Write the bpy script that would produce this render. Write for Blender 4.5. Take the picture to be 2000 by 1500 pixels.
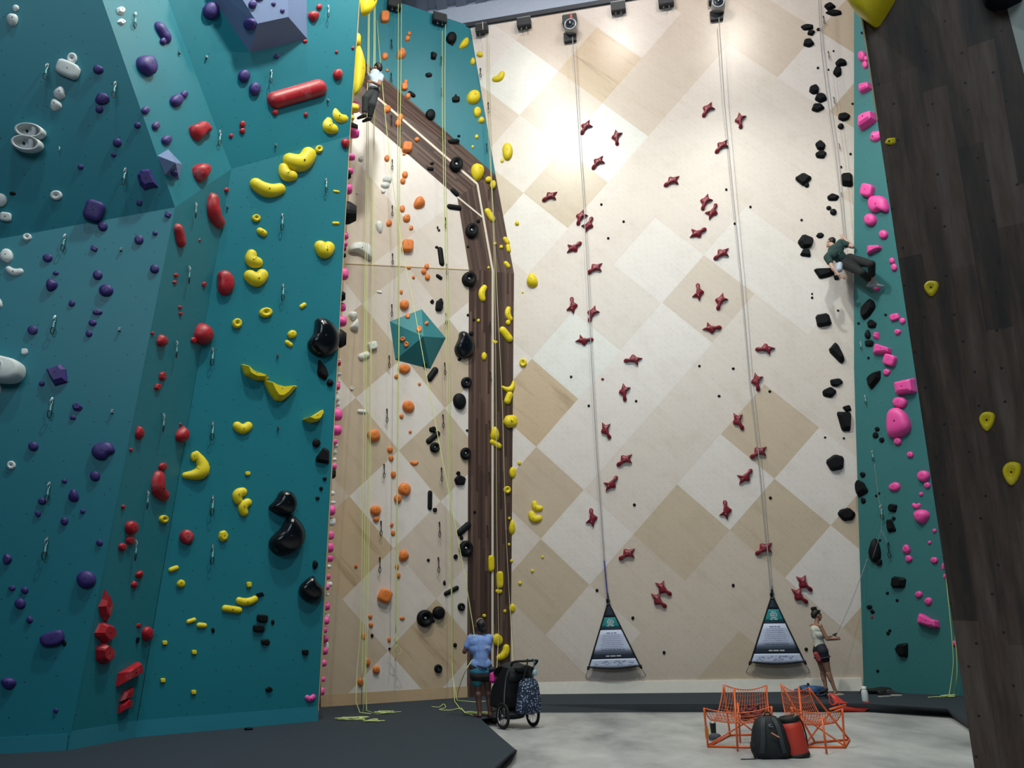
import bpy, bmesh, math, random
from mathutils import Vector, Matrix
from math import sin, cos, pi, radians
for o_ in list(bpy.data.objects): bpy.data.objects.remove(o_)
sc = bpy.context.scene
col = sc.collection
R_ = random.Random(7)

# ------------------------------------------------------------------ camera
FPX, EYE = 1600.0, 1.55
PITCH, ROLL = radians(16.69232), radians(-1.46357)
_r, _f, _u = Vector((1, 0, 0)), Vector((0, cos(PITCH), sin(PITCH))), Vector((0, -sin(PITCH), cos(PITCH)))
CR = cos(ROLL)*_r + sin(ROLL)*_u
CU = -sin(ROLL)*_r + cos(ROLL)*_u
CF = _f
CO = Vector((0, 0, EYE))
cam = bpy.data.cameras.new('camera'); cam.sensor_width = 36.0; cam.lens = 36.0*FPX/2000.0
cam.clip_end = 200
camo = bpy.data.objects.new('camera', cam); col.objects.link(camo)
camo.matrix_world = Matrix(((CR.x, CU.x, -CF.x, CO.x), (CR.y, CU.y, -CF.y, CO.y), (CR.z, CU.z, -CF.z, CO.z), (0, 0, 0, 1)))
sc.camera = camo

# ------------------------------------------------------------------ world, lights, exposure
sc.view_settings.view_transform = 'Standard'
sc.view_settings.look = 'None'
sc.view_settings.gamma = 1.0
sc.view_settings.use_curve_mapping = False
sc.view_settings.exposure = EXPO = 0.0
wd = bpy.data.worlds.new('gym_ambient'); sc.world = wd; wd.use_nodes = True
wd.node_tree.nodes['Background'].inputs[0].default_value = (0.62, 0.78, 1.0, 1)
wd.node_tree.nodes['Background'].inputs[1].default_value = 0.01

def area(name, loc, target, sx, sy, power, color, spread=180):
    l = bpy.data.lights.new(name, 'AREA'); l.shape = 'RECTANGLE'; l.size = sx; l.size_y = sy
    l.energy = power; l.color = color; l.spread = radians(spread)
    ob = bpy.data.objects.new(name, l); col.objects.link(ob); ob.location = loc
    d = Vector(target)-Vector(loc); ob.rotation_euler = d.to_track_quat('-Z', 'Y').to_euler()
    return ob
# daylight: the high window band on the wall behind the camera, and the roof lights
area('window_daylight', (-3.5, -9, 13.0), (0.0, 18, 7.0), 11, 6, 1050, (0.80, 0.98, 1.08))
def spot(name, loc, target, power, color, size, blend=0.9, r=0.25):
    l = bpy.data.lights.new(name, 'SPOT' if size < 180 else 'POINT'); l.energy = power; l.color = color; l.shadow_soft_size = r
    if size < 180: l.spot_size = radians(size); l.spot_blend = blend
    ob = bpy.data.objects.new(name, l); col.objects.link(ob); ob.location = loc
    d = Vector(target)-Vector(loc); ob.rotation_euler = d.to_track_quat('-Z', 'Y').to_euler()
    return ob
# high-bay lamps under the roof; second row is fill added for walls and floor
for lx, ly, lz, lp, lc in ((-1.25, 11.2, 18.5, 750, (1.0, 0.93, 0.82)), (5.1, 10.7, 18.5, 800, (1.0, 0.93, 0.82)), (1.9, 12.75, 18.5, 700, (1.0, 0.94, 0.84)),
                           (-1.2, 8.5, 17.5, 3700, (0.95, 1.0, 0.88)), (-5.0, 5.0, 17.5, 1200, (0.92, 1.0, 0.94)), (4.0, 6.0, 18.0, 3400, (0.97, 1.0, 0.88))):  # unseen fill lamps, added to brighten the tower, walls and floor
    spot('high_bay_and_fill_lamp', (lx, ly, lz), (lx+1.0, 15.5, 1.5) if lx == 4.0 else (lx, ly+0.8, 0), lp, lc, 80 if lx == 4.0 else 168 if lz < 18.4 else 180, 0.5, 0.35)

# ------------------------------------------------------------------ projection helpers (photo pixel -> point in the room)
def ray(x, y): return CF*FPX + CR*(x-1000) - CU*(y-750)
def fl(x, y, z=0.0): d = ray(x, y); return CO + d*((z-EYE)/d.z)
def at_y(x, y, D): d = ray(x, y); return CO + d*(D/d.y)
class Plane:
    """a flat wall face: P0, outward normal n, in-plane horizontal u and fall-line v"""
    def __init__(s, a, b, c):
        a, b, c = Vector(a), Vector(b), Vector(c)
        n = (b-a).cross(c-a).normalized()
        if n.dot(a-CO) > 0: n = -n
        s.P, s.n = a, n
        s.u = Vector((-n.y, n.x, 0)).normalized()
        s.v = n.cross(s.u).normalized()
        if s.v.z < 0: s.v = -s.v
        s.u = s.v.cross(n).normalized()
        s.M = Matrix((s.u, s.v, s.n)).transposed()
    def hit(s, x, y, off=0.0):
        d = ray(x, y); P = s.P + s.n*off
        return CO + d*((P-CO).dot(s.n)/d.dot(s.n))
    def uv(s, X): return ((X-s.P).dot(s.u), (X-s.P).dot(s.v))
def proj(X):
    X = Vector(X)-CO; z = X.dot(CF)
    return 1000+FPX*X.dot(CR)/z, 750-FPX*X.dot(CU)/z

# ------------------------------------------------------------------ materials
def mat(name):
    m = bpy.data.materials.new(name); m.use_nodes = True
    return m, m.node_tree, m.node_tree.nodes['Principled BSDF']
def N(nt, t, **k):
    n = nt.nodes.new(t)
    for a, b in k.items(): setattr(n, a, b)
    return n
def mth(nt, op, a, b=None, c=None):
    n = nt.nodes.new('ShaderNodeMath'); n.operation = op
    for i, q in enumerate((a, b, c)):
        if q is None: continue
        if isinstance(q, (int, float)): n.inputs[i].default_value = q
        else: nt.links.new(q, n.inputs[i])
    return n.outputs[0]
def mix(nt, fac, a, b, blend='MIX'):
    n = nt.nodes.new('ShaderNodeMix'); n.data_type = 'RGBA'; n.blend_type = blend
    for i, q in ((0, fac), (6, a), (7, b)):
        if isinstance(q, (int, float)): n.inputs[i].default_value = q
        elif isinstance(q, tuple): n.inputs[i].default_value = q if len(q) == 4 else (*q, 1)
        else: nt.links.new(q, n.inputs[i])
    return n.outputs[2]
def s2l(c): return tuple(((v/255)/12.92 if v/255 <= 0.04045 else ((v/255+0.055)/1.055)**2.4) for v in c)
def noise(nt, vec, scale, detail=3, rough=0.5):
    n = N(nt, 'ShaderNodeTexNoise'); n.inputs['Scale'].default_value = scale; n.inputs['Detail'].default_value = detail
    n.inputs['Roughness'].default_value = rough
    if vec is not None: nt.links.new(vec, n.inputs['Vector'])
    return n.outputs['Fac']
def ramp(nt, fac, stops):
    n = N(nt, 'ShaderNodeValToRGB'); e = n.color_ramp.elements
    while len(e) < len(stops): e.new(0.5)
    for i, (p, c) in enumerate(stops):
        e[i].position = p; e[i].color = (*c, 1) if len(c) == 3 else c
    nt.links.new(fac, n.inputs[0]); return n.outputs[0]
MATS = {}
def simple(name, c, rough=0.5, metal=0.0, bump=0.0, bscale=60, spec=0.5):
    if name in MATS: return MATS[name]
    m, nt, b = mat(name)
    tc = N(nt, 'ShaderNodeTexCoord')
    f = noise(nt, tc.outputs['Object'], 9.0, 3)
    c2 = tuple(v*0.86 for v in c)
    cc = mix(nt, f, c, c2); nt.links.new(cc, b.inputs['Base Color'])
    b.inputs['Roughness'].default_value = rough; b.inputs['Metallic'].default_value = metal
    b.inputs['Specular IOR Level'].default_value = spec
    if bump:
        bp = N(nt, 'ShaderNodeBump'); bp.inputs['Strength'].default_value = bump; bp.inputs['Distance'].default_value = 0.01
        nt.links.new(noise(nt, tc.outputs['Object'], bscale, 2), bp.inputs['Height']); nt.links.new(bp.outputs[0], b.inputs['Normal'])
    MATS[name] = m; return m
def hold_mat(name, c, chalk=0.35, rough=0.5, seed=0):
    """cast resin with rubbed-on climbing chalk"""
    m, nt, b = mat(name)
    g = N(nt, 'ShaderNodeNewGeometry')
    f = noise(nt, g.outputs['Position'], 2.6+seed, 4, 0.65)
    f2 = noise(nt, g.outputs['Position'], 22.0, 3, 0.6)
    k = mth(nt, 'MULTIPLY', mth(nt, 'SUBTRACT', f, 0.56), 5.0); k = N(nt, 'ShaderNodeClamp').inputs[0].links and k or k
    cl = N(nt, 'ShaderNodeClamp'); nt.links.new(k, cl.inputs[0])
    kk = mth(nt, 'MULTIPLY', mth(nt, 'MULTIPLY', cl.outputs[0], f2), chalk)
    base = mix(nt, f2, c, tuple(v*0.82 for v in c))
    nt.links.new(mix(nt, kk, base, (0.75, 0.75, 0.76)), b.inputs['Base Color'])
    b.inputs['Roughness'].default_value = rough
    if name == 'resin_black': b.inputs['Specular IOR Level'].default_value = 0.2
    bp = N(nt, 'ShaderNodeBump'); bp.inputs['Strength'].default_value = 0.25; bp.inputs['Distance'].default_value = 0.004
    nt.links.new(noise(nt, g.outputs['Position'], 140, 2), bp.inputs['Height']); nt.links.new(bp.outputs[0], b.inputs['Normal'])
    return m
HM = {'white': hold_mat('resin_white', s2l((226, 230, 232)), 0.0, 0.55),
      'purple': hold_mat('resin_purple', s2l((62, 44, 122)), 0.16, 0.5),
      'red': hold_mat('resin_red', s2l((176, 26, 42)), 0.4, 0.42),
      'darkred': hold_mat('resin_dark_red', s2l((128, 22, 44)), 0.12, 0.4),
      'yellow': hold_mat('resin_yellow', s2l((232, 208, 22)), 0.12, 0.5),
      'black': hold_mat('resin_black', (0.004, 0.005, 0.008), 0.01, 0.6),
      'pink': hold_mat('resin_pink', s2l((236, 78, 168)), 0.2, 0.5),
      'orange': hold_mat('resin_orange', s2l((228, 128, 58)), 0.15, 0.5),
      'gloss': hold_mat('resin_gloss_black', (0.004, 0.006, 0.010), 0.01, 0.16)}
DOT = simple('bolt_steel_dark', (0.012, 0.012, 0.014), 0.4, 0.6)
SILVER = simple('bright_steel', (0.62, 0.66, 0.68), 0.28, 0.9)

def uvdots(nt, vec, scale, rnd, rad):
    v = N(nt, 'ShaderNodeTexVoronoi'); v.voronoi_dimensions = '2D'; v.inputs['Scale'].default_value = scale
    v.inputs['Randomness'].default_value = rnd; nt.links.new(vec, v.inputs['Vector'])
    return mth(nt, 'LESS_THAN', v.outputs['Distance'], rad*scale)
def paint_mat(name, c, rough=0.4, dots=True):
    m, nt, b = mat(name); b.inputs['Specular IOR Level'].default_value = 0.35; tc = N(nt, 'ShaderNodeUVMap')
    f = noise(nt, tc.outputs[0], 1.3, 5, 0.6)
    f2 = noise(nt, tc.outputs[0], 14, 3, 0.6)
    cc = mix(nt, mth(nt, 'MULTIPLY', f, 0.35), c, tuple(v*0.8 for v in c))
    sm = N(nt, 'ShaderNodeClamp'); nt.links.new(mth(nt, 'MULTIPLY', mth(nt, 'SUBTRACT', f2, 0.62), 2.0), sm.inputs[0])
    cc = mix(nt, mth(nt, 'MULTIPLY', sm.outputs[0], 0.12), cc, (0.5, 0.55, 0.55))
    if dots: cc = mix(nt, uvdots(nt, tc.outputs[0], 2.6, 0.9, 0.0085), cc, (0.01, 0.02, 0.02))
    nt.links.new(cc, b.inputs['Base Color']); b.inputs['Roughness'].default_value = rough
    bp = N(nt, 'ShaderNodeBump'); bp.inputs['Strength'].default_value = 0.08; bp.inputs['Distance'].default_value = 0.003
    nt.links.new(noise(nt, tc.outputs[0], 220, 2), bp.inputs['Height']); nt.links.new(bp.outputs[0], b.inputs['Normal'])
    return m
TEAL = paint_mat('teal_texture_paint', (0.0125, 0.180, 0.240), 0.42)
TEAL_R = paint_mat('teal_texture_paint_right', (0.036, 0.165, 0.182), 0.5)
TEALV = paint_mat('teal_volume_paint', (0.022, 0.185, 0.225), 0.5, False)
GREYV = paint_mat('grey_blue_volume_paint', s2l((112, 130, 170)), 0.55, False)
def ply_mat(name='birch_plywood_panels', dots=0.42):
    m, nt, b = mat(name); tc = N(nt, 'ShaderNodeUVMap')
    at = N(nt, 'ShaderNodeAttribute'); at.attribute_name = 'tone'
    rot = N(nt, 'ShaderNodeMapping'); rot.inputs['Rotation'].default_value = (0, 0, radians(45)); nt.links.new(tc.outputs[0], rot.inputs[0])
    mp = N(nt, 'ShaderNodeMapping'); mp.inputs['Scale'].default_value = (0.8, 9, 1)
    nt.links.new(rot.outputs[0], mp.inputs[0])
    mp2 = N(nt, 'ShaderNodeMapping'); mp2.inputs['Scale'].default_value = (0.35, 3.2, 1)
    nt.links.new(rot.outputs[0], mp2.inputs[0])
    g = noise(nt, mp.outputs[0], 1.0, 4, 0.6); g2 = noise(nt, mp2.outputs[0], 1.0, 5, 0.65)
    cc = at.outputs['Color']
    cc = mix(nt, mth(nt, 'MULTIPLY', g, 0.28), cc, (0.62, 0.54, 0.46), 'MULTIPLY')
    bl = N(nt, 'ShaderNodeClamp'); nt.links.new(mth(nt, 'MULTIPLY', mth(nt, 'SUBTRACT', g2, 0.55), 4.0), bl.inputs[0])
    al2 = mth(nt, 'POWER', at.outputs['Alpha'], 2.0)
    cc = mix(nt, mth(nt, 'MULTIPLY', mth(nt, 'MULTIPLY', bl.outputs[0], al2), 1.0), cc, (0.50, 0.40, 0.30), 'MULTIPLY')
    cl = noise(nt, tc.outputs[0], 1.7, 6, 0.7)
    cs = N(nt, 'ShaderNodeClamp'); nt.links.new(mth(nt, 'MULTIPLY', mth(nt, 'SUBTRACT', cl, 0.5), 3.5), cs.inputs[0])
    cc = mix(nt, mth(nt, 'MULTIPLY', cs.outputs[0], 0.30), cc, (0.66, 0.60, 0.53), 'MULTIPLY')
    sp = noise(nt, tc.outputs[0], 11, 3, 0.7)
    sm = N(nt, 'ShaderNodeClamp'); nt.links.new(mth(nt, 'MULTIPLY', mth(nt, 'SUBTRACT', sp, 0.64), 6.0), sm.inputs[0])
    cc = mix(nt, mth(nt, 'MULTIPLY', sm.outputs[0], 0.22), cc, (0.14, 0.13, 0.12))
    cc = mix(nt, mth(nt, 'MULTIPLY', uvdots(nt, tc.outputs[0], 7.0, 0.12, 0.0075), dots), cc, (0.05, 0.05, 0.05))
    nt.links.new(cc, b.inputs['Base Color']); b.inputs['Roughness'].default_value = 0.30
    return m
PLY = ply_mat(); PLY2 = ply_mat('birch_plywood_panels_streaked', 0.12)
def plank_mat(name, stops, wid, rough=0.5, dots=None, seam=0.6, amt=0.7):
    m, nt, b = mat(name); tc = N(nt, 'ShaderNodeUVMap')
    sx = N(nt, 'ShaderNodeSeparateXYZ'); nt.links.new(tc.outputs[0], sx.inputs[0])
    iu = mth(nt, 'FLOOR', mth(nt, 'DIVIDE', sx.outputs[0], wid))
    wn = N(nt, 'ShaderNodeTexWhiteNoise'); wn.noise_dimensions = '1D'; nt.links.new(iu, wn.inputs['W'])
    iv = mth(nt, 'FLOOR', mth(nt, 'ADD', mth(nt, 'DIVIDE', sx.outputs[1], 1.7), mth(nt, 'MULTIPLY', wn.outputs[0], 7.0)))
    cx = N(nt, 'ShaderNodeCombineXYZ'); nt.links.new(iu, cx.inputs[0]); nt.links.new(iv, cx.inputs[1])
    w2 = N(nt, 'ShaderNodeTexWhiteNoise'); w2.noise_dimensions = '2D'; nt.links.new(cx.outputs[0], w2.inputs['Vector'])
    mp = N(nt, 'ShaderNodeMapping'); mp.inputs['Scale'].default_value = (22, 1.1, 1) if dots is None else (7, 0.8, 1); nt.links.new(tc.outputs[0], mp.inputs[0])
    g = noise(nt, mp.outputs[0], 1.0, 5, 0.65)
    fac = mth(nt, 'ADD', mth(nt, 'MULTIPLY', w2.outputs[0], amt), mth(nt, 'MULTIPLY', g, 1-amt))
    cc = ramp(nt, fac, stops)
    fr = mth(nt, 'FRACT', mth(nt, 'DIVIDE', sx.outputs[0], wid))
    cc = mix(nt, mth(nt, 'MULTIPLY', mth(nt, 'LESS_THAN', fr, 0.06), seam), cc, (0.006, 0.005, 0.005))
    if dots:
        cc = mix(nt, uvdots(nt, tc.outputs[0], dots, 0.55, 0.012), cc, (0.004, 0.004, 0.004))
        sp = noise(nt, tc.outputs[0], 5, 4, 0.75)
        sm = N(nt, 'ShaderNodeClamp'); nt.links.new(mth(nt, 'MULTIPLY', mth(nt, 'SUBTRACT', sp, 0.66), 5.0), sm.inputs[0])
        cc = mix(nt, mth(nt, 'MULTIPLY', sm.outputs[0], 0.18), cc, (0.3, 0.3, 0.32))
    nt.links.new(cc, b.inputs['Base Color']); b.inputs['Roughness'].default_value = rough
    bp = N(nt, 'ShaderNodeBump'); bp.inputs['Strength'].default_value = 0.25; bp.inputs['Distance'].default_value = 0.004
    nt.links.new(g, bp.inputs['Height']); nt.links.new(bp.outputs[0], b.inputs['Normal'])
    return m
PLANK = plank_mat('dark_walnut_planks', [(0.0, s2l((44, 30, 28))), (0.45, s2l((72, 52, 47))), (0.8, s2l((98, 76, 68))), (1.0, s2l((140, 118, 106)))], 0.062, 0.5)
PLANKD = plank_mat('weathered_dark_planks', [(0.28, s2l((36, 30, 28))), (0.42, s2l((60, 47, 41))), (0.52, s2l((80, 62, 53))), (0.66, s2l((96, 82, 76)))], 0.21, 0.6, 3.0, 0.12, 0.22)
def concrete():
    m, nt, b = mat('polished_concrete'); tc = N(nt, 'ShaderNodeTexCoord')
    mp = N(nt, 'ShaderNodeMapping'); mp.inputs['Scale'].default_value = (1, 0.45, 1); nt.links.new(tc.outputs['Object'], mp.inputs[0])
    f = noise(nt, mp.outputs[0], 1.1, 6, 0.62); f2 = noise(nt, mp.outputs[0], 6, 4, 0.6)
    cc = ramp(nt, f, [(0.30, (.185, .19, .205)), (0.5, (.38, .395, .41)), (0.7, (.54, .55, .56))])
    cc = mix(nt, mth(nt, 'MULTIPLY', f2, 0.35), cc, (.25, .225, .235))
    nt.links.new(cc, b.inputs['Base Color']); b.inputs['Roughness'].default_value = 0.42
    return m
CONC = concrete()
MAT_F = simple('charcoal_mat_carpet', (.027, .038, .054), 0.85, 0, 0.3, 180, 0.25)
MAT_E = simple('charcoal_mat_edge', (.075, .085, .10), 0.85, 0, 0.3, 180, 0.25)
WOODE = simple('pale_plywood_edge', s2l((206, 180, 140)), 0.55)
WHITEW = simple('pale_wood_strip', s2l((224, 212, 200)), 0.5)

# ------------------------------------------------------------------ mesh helpers
def link(ob): col.objects.link(ob); return ob
def mesh_obj(name, verts, faces, m=None, parent=None, smooth=False, mw=None):
    me = bpy.data.meshes.new(name); me.from_pydata([tuple(v) for v in verts], [], faces); me.update()
    if smooth:
        for p in me.polygons: p.use_smooth = True
    if m: me.materials.append(m)
    ob = bpy.data.objects.new(name, me); link(ob)
    if mw is not None: ob.matrix_world = mw
    if parent: ob.parent = parent
    return ob
def bm_obj(name, bm, m=None, parent=None, smooth=False):
    me = bpy.data.meshes.new(name); bmesh.ops.recalc_face_normals(bm, faces=bm.faces); bm.to_mesh(me); bm.free()
    if smooth:
        for p in me.polygons: p.use_smooth = True
    if m: me.materials.append(m)
    ob = bpy.data.objects.new(name, me); link(ob)
    if parent: ob.parent = parent
    return ob
def tag(ob, label, cat, group=None, kind=None):
    if label: ob['label'] = label
    if cat: ob['category'] = cat
    if group: ob['group'] = group
    if kind: ob['kind'] = kind
    return ob
def struct(ob): ob['kind'] = 'structure'; return ob
def empty(name, loc=(0, 0, 0), rz=0.0):
    e = bpy.data.objects.new(name, None); link(e); e.location = loc; e.rotation_euler = (0, 0, rz); e.empty_display_size = 0.1
    return e
def add_box(bm, c, s, M=None):
    r = bmesh.ops.create_cube(bm, size=1.0)
    for v in r['verts']:
        v.co = Vector((v.co.x*s[0], v.co.y*s[1], v.co.z*s[2])) + Vector(c)
        if M: v.co = M @ v.co
    return r['verts']
def box_obj(name, c, s, m, parent=None, bev=0.0):
    bm = bmesh.new(); add_box(bm, c, s)
    if bev: bmesh.ops.bevel(bm, geom=bm.edges[:], offset=bev, segments=2, affect='EDGES')
    return bm_obj(name, bm, m, parent)
def add_tube(bm, pts, r, seg=8, closed=False):
    pts = [Vector(p) for p in pts]; n = len(pts)
    rr = r if isinstance(r, (list, tuple)) else [r]*n
    rings = []; up = None
    for i, p in enumerate(pts):
        a = pts[(i-1) % n] if (i > 0 or closed) else p
        b = pts[(i+1) % n] if (i < n-1 or closed) else p
        t = (b-a)
        t = t.normalized() if t.length > 1e-9 else Vector((0, 0, 1))
        if up is None: up = t.orthogonal().normalized()
        up = (up - t*up.dot(t))
        up = up.normalized() if up.length > 1e-6 else t.orthogonal().normalized()
        s = t.cross(up)
        rings.append([bm.verts.new(p + (up*cos(2*pi*k/seg) + s*sin(2*pi*k/seg))*rr[i]) for k in range(seg)])
    m = n if closed else n-1
    for i in range(m):
        A, B = rings[i], rings[(i+1) % n]
        for k in range(seg):
            bm.faces.new((A[k], A[(k+1) % seg], B[(k+1) % seg], B[k]))
    if not closed:
        bm.faces.new(rings[0][::-1]); bm.faces.new(rings[-1])
def tube_obj(name, pts, r, m, parent=None, seg=8, closed=False):
    bm = bmesh.new(); add_tube(bm, pts, r, seg, closed); return bm_obj(name, bm, m, parent, True)
def add_lathe(bm, prof, seg=20, M=None, cap=True):
    rings = []
    for (r, z) in prof:
        ring = []
        for k in range(seg):
            v = Vector((r*cos(2*pi*k/seg), r*sin(2*pi*k/seg), z))
            ring.append(bm.verts.new(M @ v if M else v))
        rings.append(ring)
    for A, B in zip(rings, rings[1:]):
        for k in range(seg): bm.faces.new((A[k], A[(k+1) % seg], B[(k+1) % seg], B[k]))
    if cap: bm.faces.new(rings[0][::-1]); bm.faces.new(rings[-1])
def lathe_obj(name, prof, m, parent=None, seg=20, M=None):
    bm = bmesh.new(); add_lathe(bm, prof, seg, M); return bm_obj(name, bm, m, parent, True)
def smooth_path(pts, n=6):
    P = [Vector(p) for p in pts]; out = []
    for i in range(len(P)-1):
        a = P[max(i-1, 0)]; b = P[i]; c = P[i+1]; d = P[min(i+2, len(P)-1)]
        for k in range(n):
            t = k/n
            out.append(0.5*((2*b)+(c-a)*t+(2*a-5*b+4*c-d)*t*t+(3*b-a-3*c+d)*t**3))
    out.append(P[-1]); return out
def chaikin(P, it=1, q=0.25):
    for _ in range(it):
        o = []
        for i in range(len(P)):
            a, b = P[i], P[(i+1) % len(P)]
            o.append((a[0]*(1-q)+b[0]*q, a[1]*(1-q)+b[1]*q)); o.append((a[0]*q+b[0]*(1-q), a[1]*q+b[1]*(1-q)))
        P = o
    return P
# ------------------------------------------------------------------ the walls
MZ = 0.15                                                  # top of the padded flooring
class _W: pass
_yaw, _ov = radians(11.31510505), radians(5.60281192)
_uW = Vector((cos(_yaw), -sin(_yaw), 0)); _nW0 = Vector((-sin(_yaw), -cos(_yaw), 0))
_vW = cos(_ov)*Vector((0, 0, 1)) + sin(_ov)*_nW0
W0 = Vector((0, 19.74396609, 0))
PW = Plane(W0, W0+_uW, W0+_vW)
b0, b1, b2, b3 = [fl(x, y, MZ) for x, y in ((0, 1472), (130, 1465), (262, 1440), (620, 1408))]
eT = at_y(683, 265, 14.0)
P3 = Plane(b2, b3, eT); v3 = P3.hit(452, 330)
P4 = Plane(b1, b2, v3); v4 = P4.hit(342, 405)
P5 = Plane(b0, b1, v4); v5 = P5.hit(-160, 495)
pA = at_y(200, 0, 10.3)
P1 = Plane(v4, v5, pA); P2a = Plane(v4, v3, pA); pB = P2a.hit(328, 0); P2 = Plane(v3, eT, pB)
m0 = fl(626, 1381, MZ); t0 = PW.hit(962, 1359) + Vector((0, -0.25, 0)); t1 = at_y(962, 530, 18.5)
PL = Plane(m0, t0, t1); c0 = PL.hit(640, 513); t2 = at_y(932, 360, 18.3)
PM = Plane(c0, t1, t2); t3 = PM.hit(735, 190); t4 = PM.hit(640, 110)
q3 = at_y(750, 150, t3.y+0.33)
PU = Plane(PW.hit(968, 342), PW.hit(918, 50), q3)
PB = Plane(t0, t1, PW.hit(1004, 535))                       # narrow plank face beside the speed wall
PBm = Plane(t1, t2, PW.hit(1000, 515))
PBt = Plane(t2, t3, PW.hit(964, 336))
# right hand teal wall
r0 = Vector((7.15, 18.25, MZ)); r1 = at_y(1668, 720, 17.25); r2 = at_y(1668, 30, 15.7)
rdir = Vector((0.55, -0.83, 0)).normalized()
PRl = Plane(r0, r1, r0+rdir); PRu = Plane(r1, r2, r1+rdir)
# dark wall in the right foreground
g0 = fl(1912, 1558, 0.0); g1 = at_y(1683, 35, 6.7)
ddir = Vector((0.78, -0.62, 0)).normalized()
PD = Plane(g0, g1, g0+ddir)
PLANES = {'T1': P1, 'T2': P2, 'T2a': P2a, 'T3': P3, 'T4': P4, 'T5': P5, 'W': PW, 'ML': PL, 'MU': PM, 'U': PU, 'B': PB, 'Bm': PBm, 'Bt': PBt, 'RL': PRl, 'RU': PRu, 'D': PD}

def wall(name, faces, thick=0.0):
    """faces: list of (points, plane, material); UVs are metres along the face"""
    verts, fcs, uvs, mats, mi = [], [], [], [], []
    for pts, pl, m in faces:
        i0 = len(verts); verts += pts; fcs.append(list(range(i0, i0+len(pts))))
        uvs += [pl.uv(p) for p in pts]
        if m not in mats: mats.append(m)
        mi.append(mats.index(m))
    me = bpy.data.meshes.new(name); me.from_pydata([tuple(v) for v in verts], [], fcs)
    ul = me.uv_layers.new(name='UVMap')
    for p in me.polygons:
        for li in p.loop_indices: ul.data[li].uv = uvs[me.loops[li].vertex_index]
        p.material_index = mi[p.index]
    for m in mats: me.materials.append(m)
    # face the room
    bm = bmesh.new(); bm.from_mesh(me)
    for f in bm.faces:
        if f.normal.dot(f.calc_center_median()-CO) > 0: f.normal_flip()
    bm.to_mesh(me); bm.free()
    ob = bpy.data.objects.new(name, me); link(ob); struct(ob)
    if thick:
        s = ob.modifiers.new('thickness', 'SOLIDIFY'); s.thickness = thick; s.offset = -1
    return ob
lo = Vector((0, 0, -MZ))
eTop = P2.hit(706, -60)
w_left = wall('wall_left', [
    ([b0 + (b0-b1)*1.6 - P5.v*MZ, b1-P5.v*MZ, v4, v5], P5, TEAL),
    ([b1-P4.v*MZ, b2-P4.v*MZ, v3, v4], P4, TEAL),
    ([b2-P3.v*MZ, b3-P3.v*MZ, eT, v3], P3, TEAL),
    ([v5, v4, pA, P1.hit(-160, -60)] if False else [v5, v4, pA, P1.hit(176, -60), P1.hit(-160, -60)], P1, TEAL),
    ([v4, v3, pB, pA], P2a, TEAL),
    ([v3, eT, eTop, P2.hit(322, -60), pB], P2, TEAL),
    ([pA, pB, P2.hit(322, -60), P1.hit(176, -60)], P2a, TEAL)], 0.03)
# wooden return of the left tower, seen edge on
side_b = m0 + Vector((-0.03, 0.0, 0)); dside = (side_b-b3)
ret = [b3+lo, b3+dside+lo, eT+dside*1.02, eTop+dside*1.02, eTop, eT]
PSd = Plane(b3, b3+dside, eT)
PSd.n = Vector((dside.y, -dside.x, 0)).normalized()
w_ret = wall('wall_left_return', [(ret, Plane(b3, b3+dside, eT), WOODE)])
def strip_between(name, A, B, w, th, m, kind='structure', n=None):
    """thin board from A to B"""
    A, B = Vector(A), Vector(B); d = (B-A); mid = (A+B)/2; n = Vector(n).normalized(); d_ = d.normalized(); s = d_.cross(n).normalized()
    bm = bmesh.new()
    M = Matrix((s, d_, n)).transposed().to_4x4(); M.translation = mid
    add_box(bm, (0, 0, 0), (w, d.length, th), M)
    ob = bm_obj(name, bm, m); ob['kind'] = kind; return ob
for i, (a, b, pl) in enumerate(((b3, eT, P3), (eT, eTop, P2))):
    strip_between('trim_%d' % (i+1), a, b, 0.010, 0.03, WOODE, n=pl.n)

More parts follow.
